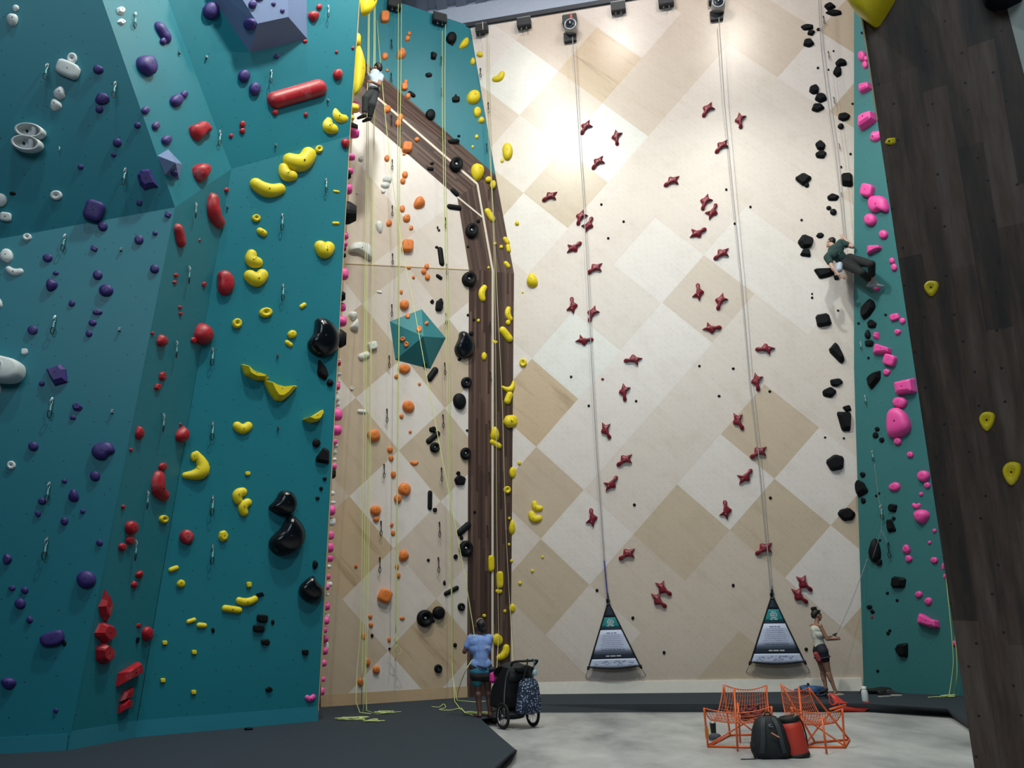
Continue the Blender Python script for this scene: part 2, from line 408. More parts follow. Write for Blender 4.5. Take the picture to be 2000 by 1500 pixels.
def clip(poly, A, B, inside):
    out = []
    def side(p): return (B[0]-A[0])*(p[1]-A[1])-(B[1]-A[1])*(p[0]-A[0])
    s0 = side(inside) > 0
    for i in range(len(poly)):
        p, q = poly[i], poly[(i+1) % len(poly)]
        a, b = side(p), side(q)
        ia, ib = (a > 0) == s0, (b > 0) == s0
        if ia: out.append(p)
        if ia != ib:
            t = a/(a-b); out.append((p[0]+(q[0]-p[0])*t, p[1]+(q[1]-p[1])*t))
    return out
def diamond_wall(name, poly, pl, u0, v0, du, dv, tones, default=None, m=None):
    """plywood panels laid as diamonds, each panel one face with its own tone"""
    us = [p[0] for p in poly]; vs = [p[1] for p in poly]
    verts, fcs, uvs, tn = [], [], [], []
    i_lo, i_hi = int((min(us)-u0)/du)-3, int((max(us)-u0)/du)+4
    j_lo, j_hi = int((min(vs)-v0)/dv)-3, int((max(vs)-v0)/dv)+4
    rr = random.Random(11)
    for i in range(i_lo, i_hi):
        for j in range(j_lo, j_hi):
            k = rr.random()
            if (i+j) % 2 == 0: continue
            c = (u0+i*du, v0+j*dv)
            d4 = [(c[0]-du, c[1]), (c[0], c[1]-dv), (c[0]+du, c[1]), (c[0], c[1]+dv)]
            P = list(poly)
            for e in range(4):
                P = clip(P, d4[e], d4[(e+1) % 4], c)
                if len(P) < 3: break
            if len(P) < 3: continue
            i0 = len(verts)
            for (u, v) in P: verts.append(pl.P + pl.u*u + pl.v*v); uvs.append((u, v))
            fcs.append(list(range(i0, i0+len(P))))
            t = tones.get((i, j))
            if t is None: t = default(k)
            tn.append(t)
    me = bpy.data.meshes.new(name); me.from_pydata([tuple(v) for v in verts], [], fcs)
    me.uv_layers.new(name='UVMap'); me.color_attributes.new('tone', 'FLOAT_COLOR', 'CORNER')
    ul = me.uv_layers['UVMap']; ca = me.color_attributes['tone']
    for p in me.polygons:
        for li in p.loop_indices:
            ul.data[li].uv = uvs[me.loops[li].vertex_index]; ca.data[li].color = tn[p.index]
    me.materials.append(m or PLY)
    bm = bmesh.new(); bm.from_mesh(me)
    for f in bm.faces:
        if f.normal.dot(f.calc_center_median()-CO) > 0: f.normal_flip()
    bm.to_mesh(me); bm.free()
    ob = bpy.data.objects.new(name, me); link(ob); struct(ob); return ob
# panel tones: L light, P pale, M mid, T tan, S tan with streaks
TONE = {'L': (*s2l((220, 215, 207)), 0.2), 'P': (*s2l((214, 206, 195)), 0.3), 'M': (*s2l((204, 192, 176)), 0.45), 'T': (*s2l((196, 181, 158)), 0.5), 'S': (*s2l((196, 176, 146)), 1.0)}
def wood_tone(t): return (min(.9, t[0]*1.07), min(.9, t[1]*1.05), min(.9, t[2]*1.14), t[3])
TONE = {k: wood_tone(t) for k, t in TONE.items()}
def dflt(k): return TONE['L' if k < .25 else 'P' if k < .55 else 'M' if k < .85 else 'T']
TW = {}
for s in """0,1:T 1,0:P 2,1:M 3,0:M 4,1:M 5,0:M 6,1:L 1,2:L 3,2:T 5,2:T 7,2:T 0,3:T 2,3:P 4,3:L 6,3:L 1,4:L 3,4:P 5,4:T 7,4:P 0,5:S 2,5:L 4,5:P 6,5:P
1,6:W 3,6:L 5,6:P 7,6:P 0,7:P 2,7:P 4,7:M 6,7:L 1,8:P 3,8:L 5,8:L 7,8:P 0,9:L 2,9:P 4,9:P 6,9:P 1,10:T 3,10:P 5,10:P 7,10:P 0,11:P 2,11:W 4,11:P 6,11:P
1,12:M 3,12:M 5,12:P 7,12:L 0,13:W 2,13:S 4,13:M 6,13:M 1,14:M 3,14:P 5,14:M 7,14:P 0,15:P 2,15:P 4,15:M 6,15:P 8,13:T 7,0:T 8,1:P 0,-1:M 2,-1:M 4,-1:T 6,-1:M""".split():
    k, t = s.split(':'); i, j = k.split(','); TW[(int(i), int(j))] = t
TONE['W'] = (*s2l((226, 226, 226)), 0.05)
TW = {k: TONE[t] for k, t in TW.items()}
# the tall speed wall
w_back = diamond_wall('wall_back', [(-2.2, 0.02), (9.3, 0.02), (9.3, 17.1), (-2.2, 17.1)], PW, 0.66, 1.425, 1.067, 1.0745, TW, default=dflt)
# plywood wall left of the plank band
TMl = {}
for s in "1,6:L 0,5:T 2,5:T 1,4:L 0,3:S 2,3:M 1,2:P 0,1:T 2,1:S 1,0:L 3,4:L 3,6:L 3,2:P 0,7:T 2,7:T 1,8:P 3,8:L 0,9:M 2,9:M 3,0:P 4,1:M 4,3:M 4,5:M 4,7:T".split():
    k, t = s.split(':'); i, j = k.split(','); TMl[(int(i), int(j))] = TONE[t]
def px(pl, *pts): return [pl.hit(x, y) for x, y in pts]
i0, i1_, i2_, i3_ = PL.hit(912, 1362), PL.hit(916, 527), PM.hit(893, 385), PM.hit(705, 222)
i4_ = PM.hit(640, 172)
w_mid = diamond_wall('wall_center', [PL.uv(p) for p in (m0, i0, PL.hit(916, 527), c0)], PL, 0.307, -0.028, 1.067, 1.068, TMl, default=dflt, m=PLY2)
w_mid2 = diamond_wall('wall_center_upper', [PM.uv(p) for p in (c0, PM.hit(916, 527), i2_, i3_, i4_)], PM, PM.uv(PM.hit(730, 354))[0], PM.uv(PM.hit(730, 354))[1], 1.067, 1.068,
                      {}, default=lambda k: TONE['L' if k < .45 else 'P' if k < .8 else 'M'], m=PLY2)
bandM = Plane(t1, t2, t3)
def band_axes(pl, a, b):
    """uv plane whose v runs along the planks a->b"""
    q = Plane.__new__(Plane); q.P, q.n = pl.P, pl.n; q.v = (Vector(b)-Vector(a)).normalized(); q.u = q.v.cross(q.n).normalized(); return q
aW, bW_, cW, dW = PB.hit(1010, 1359), PW.hit(1004, 535), PW.hit(968, 342), PW.hit(918, 50)
q3b = PU.hit(640, 60)
w_band = wall('wall_plank_band', [
    ([i0, t0, t1, i1_], band_axes(PL, t0, t1), PLANK),
    ([t0, aW, bW_, t1], band_axes(PB, t0, t1), PLANK),
    ([i1_, t1, t2, i2_], band_axes(PM, t1, t2), PLANK),
    ([t1, bW_, cW, t2], band_axes(PBm, t1, t2), PLANK),
    ([i2_, t2, t3, t4, i4_, i3_], band_axes(PM, t3, t2), PLANK),
    ([t2, cW, PU.hit(750, 150), q3b, t4, t3], band_axes(PBt, t3, t2), PLANK)])
w_up = wall('wall_center_teal', [([cW, dW, PU.hit(905, 46), PU.hit(790, 8), PU.hit(700, -22), PU.hit(640, -40), q3b, PU.hit(750, 150)], PU, TEAL)], 0.03)
# pale strips set into the planks, seam board across the plywood
strip_between('trim_3', t0, t1, 0.055, 0.03, WHITEW, n=PL.n)
strip_between('trim_4', t1, t2, 0.055, 0.03, WHITEW, n=PM.n)
strip_between('trim_5', t2, t3, 0.07, 0.03, WHITEW, n=PM.n)
strip_between('trim_6', i2_, PM.hit(941, 424), 0.05, 0.03, WHITEW, n=PM.n)
strip_between('trim_7', c0, PM.hit(916, 527), 0.02, 0.02, WOODE, n=PL.n)
# right hand teal wall
rd = rdir*4.2; rt = PRu.hit(1668, -50)
w_right = wall('wall_right', [([r0+lo, r0+rd+lo, r1+rd, r1], PRl, TEAL_R), ([r1, r1+rd, rt+rd, rt], PRu, TEAL_R)], 0.04)
# dark plank wall in the foreground with the pale panel beside it
gt = PD.hit(1668, -70); g2 = PD.hit(1968, 20); g3 = PD.hit(2000, 145)
gd = (g3-g2).normalized(); gR = g2 + gd*((0-g2.z)/gd.z); gRt = g2 - gd*1.1
pd = band_axes(PD, g0, g1)
w_dark = wall('wall_front_right', [([g0, gR, gRt, gt], pd, PLANKD)], 0.05)
pale = simple('pale_grey_panel', s2l((196, 202, 198)), 0.5)
wall('wall_front_right_pale', [([gR, gR+Vector((0.5, -1.4, 0)), gRt+Vector((0.5, -1.4, 0)), gRt], Plane(gR, gRt, gR+Vector((0.5, -1.4, 0))), pale)], 0.05)
strip_between('trim_8', gt, PD.hit(1714, 235), 0.012, 0.03, WOODE, n=PD.n)
# base boards: upright kick panels under the overhanging walls
def kick(name, a, b, h, m, n, out=0.03):
    a, b = Vector(a), Vector(b); a.z = b.z = MZ-0.02; n = Vector((n.x, n.y, 0)).normalized()
    v = [a+n*out, b+n*out, b+n*out+Vector((0, 0, h)), a+n*out+Vector((0, 0, h))]
    w = [p-n*(out+0.12) for p in v]
    ob = mesh_obj(name, v+w, [(0, 1, 2, 3), (5, 4, 7, 6), (4, 0, 3, 7), (1, 5, 6, 2), (3, 2, 6, 7), (4, 5, 1, 0)], m); struct(ob)
    ul = ob.data.uv_layers.new(name='UVMap')
    for i, d in enumerate(ul.data):
        co = ob.data.vertices[ob.data.loops[i].vertex_index].co; d.uv = (co.x+co.y, co.z)
    return ob
KT = paint_mat('teal_kickboard', (.022, .19, .27), 0.4, False)
KW = simple('plywood_kickboard', s2l((236, 232, 226)), 0.5)
KW2 = simple('plywood_kickboard_tan', s2l((186, 160, 130)), 0.5)
kick('baseboard_left', b0+(b0-b1)*1.6, b1, 0.22, KT, P5.n)
kick('baseboard_left_recess', b1, b2, 0.25, KT, P4.n)
kick('baseboard_left_column', b2, b3, 0.25, KT, P3.n)
kick('baseboard_center', m0, i0, 0.25, KW2, PL.n)
bl = PW.P+PW.u*0.55; br = PW.P+PW.u*7.3; bl.z = br.z = MZ
kick('baseboard_back', PW.hit(1012, 1357), r0, 0.27, KW, PW.n)
# ------------------------------------------------------------------ floor
struct(mesh_obj('floor', [(-16, -12, 0), (18, -12, 0), (18, 24, 0), (-16, 24, 0)], [(0, 1, 2, 3)], CONC))
def mat_slab(name, top, drop):
    """padded flooring with a sloping front edge: top outline at MZ, outline at the floor"""
    v = [Vector((p[0], p[1], MZ)) for p in top] + [Vector((p[0], p[1], 0.001)) for p in drop]; n = len(top)
    f = [tuple(range(n))] + [(i, (i+1) % n, n+(i+1) % n, n+i) for i in range(n)]
    ob = mesh_obj(name, v, f, MAT_F); ob.data.materials.append(MAT_E)
    for p in ob.data.polygons:
        p.material_index = 0 if p.index == 0 else 1
    bm = bmesh.new(); bm.from_mesh(ob.data); bmesh.ops.recalc_face_normals(bm, faces=bm.faces); bm.to_mesh(ob.data); bm.free()
    return struct(ob)
q = lambda x, y, z=MZ: fl(x, y, z)
topo = [q(940, 1405), q(1000, 1380), q(1045, 1376), q(1300, 1375), q(1690, 1374), q(1850, 1384), q(1892, 1410)]
boto = [q(938, 1406, 0), q(1000, 1397, 0), q(1045, 1392, 0), q(1300, 1391, 0), q(1690, 1390, 0), q(1856, 1398, 0), q(1893, 1424, 0)]
far = [Vector((9.5, 13.0, 0)), Vector((9.5, 21, 0)), Vector((-12, 21, 0)), Vector((-12, 2.5, 0))]
lt = [q(968, 1497), q(1005, 1464)]
lb = [q(974, 1503, 0), q(1010, 1466, 0)]
xl = [Vector((-0.9, 2.5, 0))]; xlb = [Vector((-0.85, 2.5, 0))]
mat_slab('floor_padding', xl+lt+topo+far, xlb+lb+boto+far)
# ------------------------------------------------------------------ roof: pale insulated band and steel deck above the wall heads
band = simple('pale_blue_insulated_panel', s2l((196, 208, 232)), 0.6)
steel = simple('grey_deck_steel', s2l((160, 168, 182)), 0.5, 0.2)
edge = simple('dark_steel_edge', s2l((52, 56, 66)), 0.5, 0.4)
def wt(u, v=17.1, off=0): return PW.P+PW.u*u+PW.v*v+PW.n*off
A_, B_ = wt(-2.4), wt(8.6)
bk = Vector((0, 0.9, 0)); up_ = Vector((0, 0, 1.0))
struct(mesh_obj('wall_upper', [A_+bk, B_+bk, B_+bk+up_*2.4, A_+bk+up_*2.4], [(0, 1, 2, 3)], band))
struct(strip_between('trim_9', wt(-2.4, 17.12, 0.02), wt(8.6, 17.12, 0.02), 0.12, 0.10, edge, n=PW.n))
bm = bmesh.new()
zt = 18.55
for k in range(60):
    x = -9+k*0.28
    add_box(bm, (x, 17.2, zt+(0.07 if k % 2 else 0.0)), (0.285, 10.0, 0.06))
    add_box(bm, (x+0.14, 17.2, zt+0.035), (0.02, 10.0, 0.10))
struct(bm_obj('ceiling', bm, steel))
# ------------------------------------------------------------------ climbing holds
def inpoly(x, y, P):
    c = False
    for i in range(len(P)):
        (x1, y1), (x2, y2) = P[i-1], P[i]
        if (y1 > y) != (y2 > y) and x < (x2-x1)*(y-y1)/(y2-y1)+x1: c = not c
    return c
SEC_POLY = [('U', [(600, -60), (905, 46), (918, 50), (968, 342), (750, 150), (600, 20)]),
            ('Bt', [(600, 20), (750, 150), (968, 342), (932, 360), (735, 190), (600, 90)]),
            ('Bm', [(932, 360), (968, 342), (1004, 535), (962, 530)]),
            ('B', [(962, 530), (1004, 535), (1010, 1360), (962, 1360)]),
            ('MU', [(600, 90), (735, 190), (932, 360), (962, 530), (916, 527), (600, 513)]),
            ('ML', [(600, 513), (916, 527), (962, 530), (962, 1360), (600, 1400)])]
def sec_mid(x, y):
    for n, P in SEC_POLY:
        if inpoly(x, y, P): return n
    return 'W'
def sec_right(x, y):
    if x < 1671+max(0, (y-880)/465.0*13): return 'W'
    return 'RU' if y < 720 else 'RL'
def shape_px(x, y, w, h, rot, sh, seed):
    """outline (or spine) of a hold in photo pixels"""
    r = random.Random(seed); a = radians(rot); ca, sa = cos(a), sin(a)
    T = lambda px_, py_: (x+px_*ca-py_*sa, y+px_*sa+py_*ca)
    if sh in 'bd':
        return [T(w/2*cos(t*pi/10), h/2*sin(t*pi/10)) for t in range(20)]
    if sh == 'r':
        P = []
        n = 8; o = r.random()*6
        for t in range(n):
            k = 0.86+0.3*r.random(); P.append(T(w/2*k*cos(o+t*2*pi/n), h/2*k*sin(o+t*2*pi/n)))
        return chaikin(P, 1)
    if sh == 'p':
        n = r.choice((4, 5, 5, 6)); o = r.random()*6; P = []
        for t in range(n):
            k = 1.02+0.22*r.random(); an = o+(t+0.35*(r.random()-.5))*2*pi/n; P.append(T(w/2*k*cos(an), h/2*k*sin(an)))
        return chaikin(P, 1, 0.16)
    if sh == 'q':
        P = [(-.5, -.46), (.46, -.5), (.5, .44), (-.44, .5)]
        return chaikin([T(p[0]*w, p[1]*h) for p in P], 2, 0.17)
    if sh == 't':
        P = [(-.12, -.52), (.2, -.42), (.46, .02), (.44, .36), (.1, .54), (-.34, .44), (-.5, .1), (-.34, -.24)]
        return chaikin([T(p[0]*w, p[1]*h) for p in P], 1)
    if sh == 'w':            # pinch wedge
        P = [(-.5, -.5), (.5, -.32), (.5, .28), (-.5, .5)]
        return chaikin([T(p[0]*w, p[1]*h) for p in P], 1, 0.12)
PROF = {'b': [(1, -.06), (1, .16), (.97, .42), (.88, .68), (.72, .86), (.5, .96), (.25, 1.0)],
        'r': [(1, -.06), (.99, .28), (.92, .58), (.77, .84), (.52, .97), (.22, 1.0)],
        'q': [(1, -.06), (.99, .5), (.95, .8), (.84, .97), (.6, 1.0)],
        't': [(1, -.06), (.97, .25), (.86, .55), (.66, .82), (.4, .96), (.18, 1.0)],
        'p': [(1, -.06), (.95, .35), (.62, 1.0)],
        'w': [(1, -.06), (.93, .35), (.8, .8), (.5, 1.0)],
        'd': [(1, -.06), (1, .35), (.94, .7), (.8, .95), (.62, 1.0), (.44, .84), (.3, .5), (.2, .42)]}
FLAT = 'pw'
def frame_at(pl, X):
    M = pl.M.to_4x4(); M.translation = X; return M
def ring_mesh(out, prof, H, shift=(0, 0), cap=True):
    n = len(out); cx = sum(p[0] for p in out)/n; cy = sum(p[1] for p in out)/n
    V, F = [], []
    for s, z in prof:
        k = max(0, z)
        for p in out: V.append((cx+(p[0]-cx)*s+shift[0]*k, cy+(p[1]-cy)*s+shift[1]*k, z*H))
    for i in range(len(prof)-1):
        for k in range(n):
            a, b = i*n+k, i*n+(k+1) % n; F.append((a, b, b+n, a+n))
    F.append(tuple(range((len(prof)-1)*n, len(prof)*n)))
    return V, F
def spine_mesh(pts, rs, hk, seg=10):
    """half-round sausage along an in-plane spine, tapered to rounded ends"""
    P, Rr = [], []
    n = len(pts)
    for i in range(n): P.append(Vector((pts[i][0], pts[i][1], 0))); Rr.append(rs[i])
    d0 = (P[0]-P[1]).normalized(); d1 = (P[-1]-P[-2]).normalized()
    head = [(P[0]+d0*Rr[0]*f, Rr[0]*g) for f, g in ((.96, .28), (.75, .66), (.4, .92))]
    tail = [(P[-1]+d1*Rr[-1]*f, Rr[-1]*g) for f, g in ((.4, .92), (.75, .66), (.96, .28))]
    L = head+list(zip(P, Rr))+tail
    V, F = [], []
    for i, (p, r) in enumerate(L):
        a = L[max(i-1, 0)][0]; b = L[min(i+1, len(L)-1)][0]; t = (b-a).normalized(); s = Vector((-t.y, t.x, 0))
        for k in range(seg+1):
            an = pi*k/seg
            V.append(p+s*r*cos(an)+Vector((0, 0, r*hk*sin(an)-0.004)))
    m = seg+1
    for i in range(len(L)-1):
        for k in range(seg): F.append((i*m+k, i*m+k+1, (i+1)*m+k+1, (i+1)*m+k))
    F.append(tuple(range(m))); F.append(tuple(range((len(L)-1)*m, len(L)*m))[::-1])
    return V, F
HOLDS = []            # records for labelling
BOLT = None; BOLTP = None
def bolt_part(parent, z, r, at=(0, 0), pale=False):
    global BOLT, BOLTP
    if BOLT is None:
        bm = bmesh.new(); add_lathe(bm, [(1.0, -0.6), (1.0, 0.25), (0.75, 0.4), (0.0001, 0.4)], 10, cap=False)
        me = bpy.data.meshes.new('bolt'); bm.to_mesh(me); bm.free(); me.materials.append(DOT); BOLT = me; BOLTP = me.copy(); BOLTP.materials.clear(); BOLTP.materials.append(SILVER)
    b = bpy.data.objects.new('bolt', BOLTP if pale else BOLT); link(b); b.parent = parent
    b.location = (at[0], at[1], z); b.scale = (r, r, r); return b
def rec(ob, color, sh, sec, x, y, w, h, word=None):
    ob['category'] = 'climbing hold'
    HOLDS.append(dict(ob=ob, color=color, sh=sh, sec=sec, x=x, y=y, w=w, h=h, word=word)); return ob
NAMEOF = {'q': 'block_hold'}
def hold(color, sec, x, y, w, h, sh, rot=0, pts=None, word=None, H=None, matkey=None, bolt=None, style=None, shift=None, off=0.0):
    pl = PLANES[sec] if isinstance(sec, str) else sec
    seed = int(x*31+y*17)
    C = pl.hit(x, y, off); M = frame_at(pl, C); Mi = M.inverted()
    loc = lambda p: (Mi @ pl.hit(p[0], p[1], off))
    r = random.Random(seed)
    e = loc((x+w/2, y)), loc((x-w/2, y)); wm = (e[0]-e[1]).length
    e = loc((x, y+h/2)), loc((x, y-h/2)); hm = (e[0]-e[1]).length
    mn = min(wm, hm)
    if sh in 'kmc':
        a = radians(rot); ca, sa = cos(a), sin(a); T = lambda px_, py_: (x+px_*ca-py_*sa, y+px_*sa+py_*ca)
        if sh == 'c': rm = re = .5*h; ym = ye = 0
        elif sh == 'k': rm, re, ym, ye = .40*h, .34*h, .09*h, -.13*h
        else: rm, re, ym, ye = .30*h, .13*h, .19*h, -.34*h
        xm = max(w/2-re, w*.1); S, RR = [], []
        for i in range(9):
            t = i/4-1
            bx, by = xm*t, ym+(ye-ym)*t*t; rr = rm+(re-rm)*abs(t)**1.6
            S.append(loc(T(bx, by)))
            sl = math.atan2(2*t*(ye-ym), xm)
            A, B = loc(T(bx-sin(sl)*rr, by+cos(sl)*rr)), loc(T(bx+sin(sl)*rr, by-cos(sl)*rr)); RR.append((A-B).length/2)
        V, F = spine_mesh([(p.x, p.y) for p in S], RR, {'k': .85, 'm': 1.0, 'c': .9}[sh]); flat = False
        Hh = max(RR)*.85; mid = S[4]; cen = (mid.x, mid.y)
    else:
        P = pts if pts else shape_px(x, y, w, h, rot, sh, seed)
        out = [loc(p) for p in P]; out = [(p.x, p.y) for p in out]
        st = style or sh
        Hh = H or min(0.34, {'b': .42, 'r': .36, 'q': .42, 't': .45, 'p': .34, 'w': .5, 'd': .34}[st]*mn)
        sf = shift or ((r.uniform(-.08, .08)*wm, r.uniform(0, .14)*hm) if st in 'prtw' else (0, 0.04*hm))
        V, F = ring_mesh(out, PROF[st], Hh, sf); flat = st in FLAT
        n = len(out); cen = (sum(p[0] for p in out)/n+sf[0], sum(p[1] for p in out)/n+sf[1])
    nm = {'k': 'kidney_hold', 'm': 'crescent_hold', 'c': 'bar_hold', 'b': 'round_hold', 'd': 'disc_hold', 'q': 'block_hold', 'p': 'faceted_hold', 'r': 'rock_hold', 't': 'teardrop_hold', 'w': 'wedge_hold'}[sh if not style else style]
    ob = mesh_obj(nm, V, F, HM[matkey or color], None, not flat, M)
    bm = bmesh.new(); bm.from_mesh(ob.data); bmesh.ops.recalc_face_normals(bm, faces=bm.faces); bm.to_mesh(ob.data); bm.free()
    if (bolt is None and min(w, h) >= 13) or bolt:
        zz = Hh*(0.44 if (style or sh) == 'd' else 0.985)
        pale = (style or sh) == 'd' and color == 'black'
        bolt_part(ob, zz, max(.009, mn*(.085 if pale else .035)), cen, pale)
    return rec(ob, color, sh, sec if isinstance(sec, str) else 'side', x, y, w, h, word)
def parse(color, sec, txt, **kw):
    for it in txt.replace('\n', ';').split(';'):
        f = it.split()
        if not f: continue
        x, y, w, h = map(float, f[:4]); sh = f[4] if len(f) > 4 else 'r'; rot = float(f[5]) if len(f) > 5 else 0
        s = sec(x, y) if callable(sec) else sec
        hold(color, s, x, y, w, h, sh, rot, **kw)

# --- left teal tower
parse('white', 'T1', """31 16 13 12 b; 25 39 28 23 t 60; 141 114.5 20 21 d; 117 182 26 25 t 20; 109 205 24 23 t -20; 11.5 424 23 18 q 10; 110 382 24 19 d""")
parse('white', 'T1', "133 137 50 30 q 25")
parse('white', 'T1', "0 391 28 26 b")
parse('white', 'T2a', "236 22 18 17 p; 236.5 43 15 13 p")
parse('white', 'T5', "53.5 464 18 14 d; 12.5 500 27 26 r 35; 27.5 530 35 18 k 12; -2 592 16 20 t; 48.5 687 13 11 q; -4 760 14 22 b; 22.5 909 17 17 d")
parse('purple', 'T1', "192 137 22 19 r; 201 194 33 24 r; 194 214 15 14 b; 268.5 245 13 12 b; 229 279 17 17 b; 222 303 11 9 r; 157 327 12 11 r; 272 396 11 11 q 20; 184 413 40 42 q 22")
hold('purple', 'T1', 287, 352, 42, 42, 'p', pts=[(268, 343), (276, 332), (294, 331), (298, 343), (309, 366), (296, 367), (282, 372), (273, 362)], word='pointed block')
hold('purple', 'T2a', 283, 129, 37, 42, 'r', pts=chaikin([(265, 118), (270, 110), (288, 108), (296, 118), (301, 138), (296, 149), (280, 147), (266, 131)], 1))
parse('purple', 'T2a', "317 64 34 16 c 58; 318.5 81 13 16 r; 343 197 24 23 b; 358.5 185 14 14 b; 283 216 15 15 b; 303 246 14 16 b; 324 274 19 17 b")
parse('purple', 'T2', "411 22 32 33 b; 540 110.5 10 10 r; 476 149 23 24 b; 497 174 22 25 b")
parse('purple', 'T5', """201 443 19 18 b; 271.5 469 18 18 b; 328 420 12 11 q 30; 303 456 10 9 b; 184 486 14 10 q 30; 93 504.5 20 16 r; 109.5 534 13 9 r; 302 526 18 17 b; 191 538 19 18 b; 102 557 27 23 t 90
207.5 568 28 23 b; 140.5 593 13 13 r; 190 610 20 13 r; 181 631 16 12 b; 174 652.5 15 14 r; 64 645.5 20 17 b; 81.5 749.5 12 10 r; 151.5 796 20 18 p; 142.5 816 13 10 r; 65.5 872 20 18 b; 186 930 20 20 b; 126 940 12 9 r; 144 968 23 26 t
83 979 17 14 b; 74.5 1003 13 13 r; 126 1018 15 16 b; 162 999.5 11 10 r; 194 1060 14 13 r; 15 1092.5 24 18 t 90; 169 1132 38 35 b; 23.5 1149 14 11 r; 48.5 1153 15 14 b; 40 1179 22 21 b; 57.5 1210.5 15 15 r; 17 1336 34 24 t 180; 109 1388 11 10 r""")
hold('purple', 'T5', 112, 734, 42, 42, 'p', pts=[(91, 721), (108, 717), (120, 711), (130, 722), (133, 747), (108, 754), (98, 738)], word='pointed block')
hold('purple', 'T5', 202, 881, 46, 38, 'r', pts=chaikin([(179, 878), (186, 868), (214, 862), (224, 874), (225, 884), (212, 889), (206, 899), (190, 898), (180, 889)], 1), word='lobed')
hold('purple', 'T5', 103.5, 1246, 50, 30, 'q', rot=-10, pts=chaikin([(77, 1249), (84, 1239), (120, 1228), (127, 1238), (125, 1254), (112, 1261), (84, 1263)], 1))
parse('red', 'T2', """623 14 11 11 b; 595.6 81 10 7 r; 657 101.6 6 6 b; 689 94 6 6 b; 659 146 18 21 b; 537 219.6 11 12 b; 597 224 8 9 b; 473.4 243 11 13 b; 473 256 11 11 b; 451 265.6 9 9 r
579.6 183.6 124 34 c -16; 612 33 24 21 t 180""")
parse('red', 'T2a', "390 339 33 36 t 180")
hold('red', 'T2a', 387, 258, 42, 37, 'r', pts=chaikin([(367, 248), (378, 247), (386, 240), (398, 240), (411, 257), (406, 262), (397, 263), (394, 273), (385, 277), (372, 267)], 1), word='saddle')
parse('red', 'T3', "674 281 18 19 t 180; 364 1049 28 29 b")
parse('red', 'T4', "441.5 371 7 10 b")
hold('red', 'T3', 440, 554, 36, 49, 'b', pts=chaikin([(423, 536), (432, 529), (446, 531), (457, 546), (456, 566), (445, 577), (429, 576), (424, 562), (426, 550)], 1), word='kidney shaped')
parse('red', 'T4', """350 460 40 15 c 78; 418 413 62 27 k 75; 390 469 5 5 b; 343.5 537.5 9 9 r; 341 551 8 8 r; 398 556 7 11 r; 351.5 600 7 7 b; 352 613 6 8 b; 314.5 665 20 24 t; 377.5 664.5 11 12 b; 297.5 651 6 7 b; 316.5 736 13 17 p; 307.5 755.5 13 15 p; 270.5 845.5 15 27 t
353.5 848 22 32 t 15; 255.6 878.6 6 7 b; 352.5 829 5 6 b; 316.5 911.5 16 17 r; 310.5 952.5 57 31 k 70; 240 990 7 9 b; 254.5 1031 21 28 b; 253 1055.5 15 17 b; 238 1068.5 14 16 b; 271.5 1122 15 16 t 20; 261 1141.5 12 15 t; 203.5 1235 36 40 p; 200.5 1277 32 44 p; 285.5 1238 18 29 b; 270.5 1221.5 10 9 p""")
hold('red', 'T4', 391, 652, 35, 48, 't', pts=chaikin([(391, 629), (402, 636), (408, 652), (404, 668), (394, 675), (381, 668), (378, 652), (383, 638)], 1))
hold('red', 'T4', 204, 1180, 22, 62, 'p', pts=[(203, 1152), (210, 1165), (214, 1180), (211, 1206), (205, 1216), (196, 1203), (192, 1185), (199, 1170)], word='jagged')
hold('red', 'T4', 247, 1318, 44, 48, 'p', pts=[(266, 1293), (271, 1317), (248, 1330), (225, 1342), (229, 1316)], word='angular')
hold('red', 'T4', 246, 1354, 28, 28, 'p', pts=[(258, 1341), (258, 1358), (246, 1364), (232, 1370), (241, 1350)], word='angular')
hold('red', 'T4', 241, 1380, 26, 34, 'p', pts=[(247, 1364), (254, 1368), (252, 1384), (229, 1395), (231, 1380)], word='angular')
parse('black', 'T4', "268 1250 5 12 q 10")
parse('black', 'T5', "126 1257 8 13 r")
parse('black', 'T1', "25 378 13 7 b")
parse('yellow', 'T3', """660 228 42 27 k 35; 642 247 38 30 k 55; 560.5 339 42 30 k 40; 523 369 70 34 k 10; 622.5 292 15 14 d; 660.5 189.5 13 6 c 35; 657 374 13 5 c 8; 656 436 15 6 c 0; 500 426.5 17 14 d 10; 511.5 453.5 21 13 c 30
634.5 488 40 36 k 0; 494 507 40 31 k 55; 501.5 543 48 36 k -8; 591.5 597 16 9 c -35; 518.5 611 26 19 d -5; 462.5 632 19 19 d; 570.5 653 18 17 r; 564 671 17 9 c 35; 474 835.5 39 26 k 0; 378.5 892 14 18 b; 483.5 925 10 8 q; 466.5 967 36 26 k 120; 477 990 37 25 k 110
436.5 1048 20 21 p; 339 1111 21 10 c -20; 353.5 1140 18 17 r; 486 1142 10 11 q; 482 1174 44 20 k -4; 453 1190 41 14 c 8; 373.5 1212.5 20 9 c -18; 394 1221.5 21 11 c 5; 321.5 1255.5 10 9 q; 379 1274 10 9 q; 318 1329 10 9 q; 378 1352 10 9 q""")
hold('yellow', 'T3', 588, 314, 68, 44, 'k', rot=-22)
hold('yellow', 'T3', 387, 915, 60, 48, 'm', rot=-62, word='thick crescent')
parse('yellow', 'T4', "318.5 1014 17 16 d")
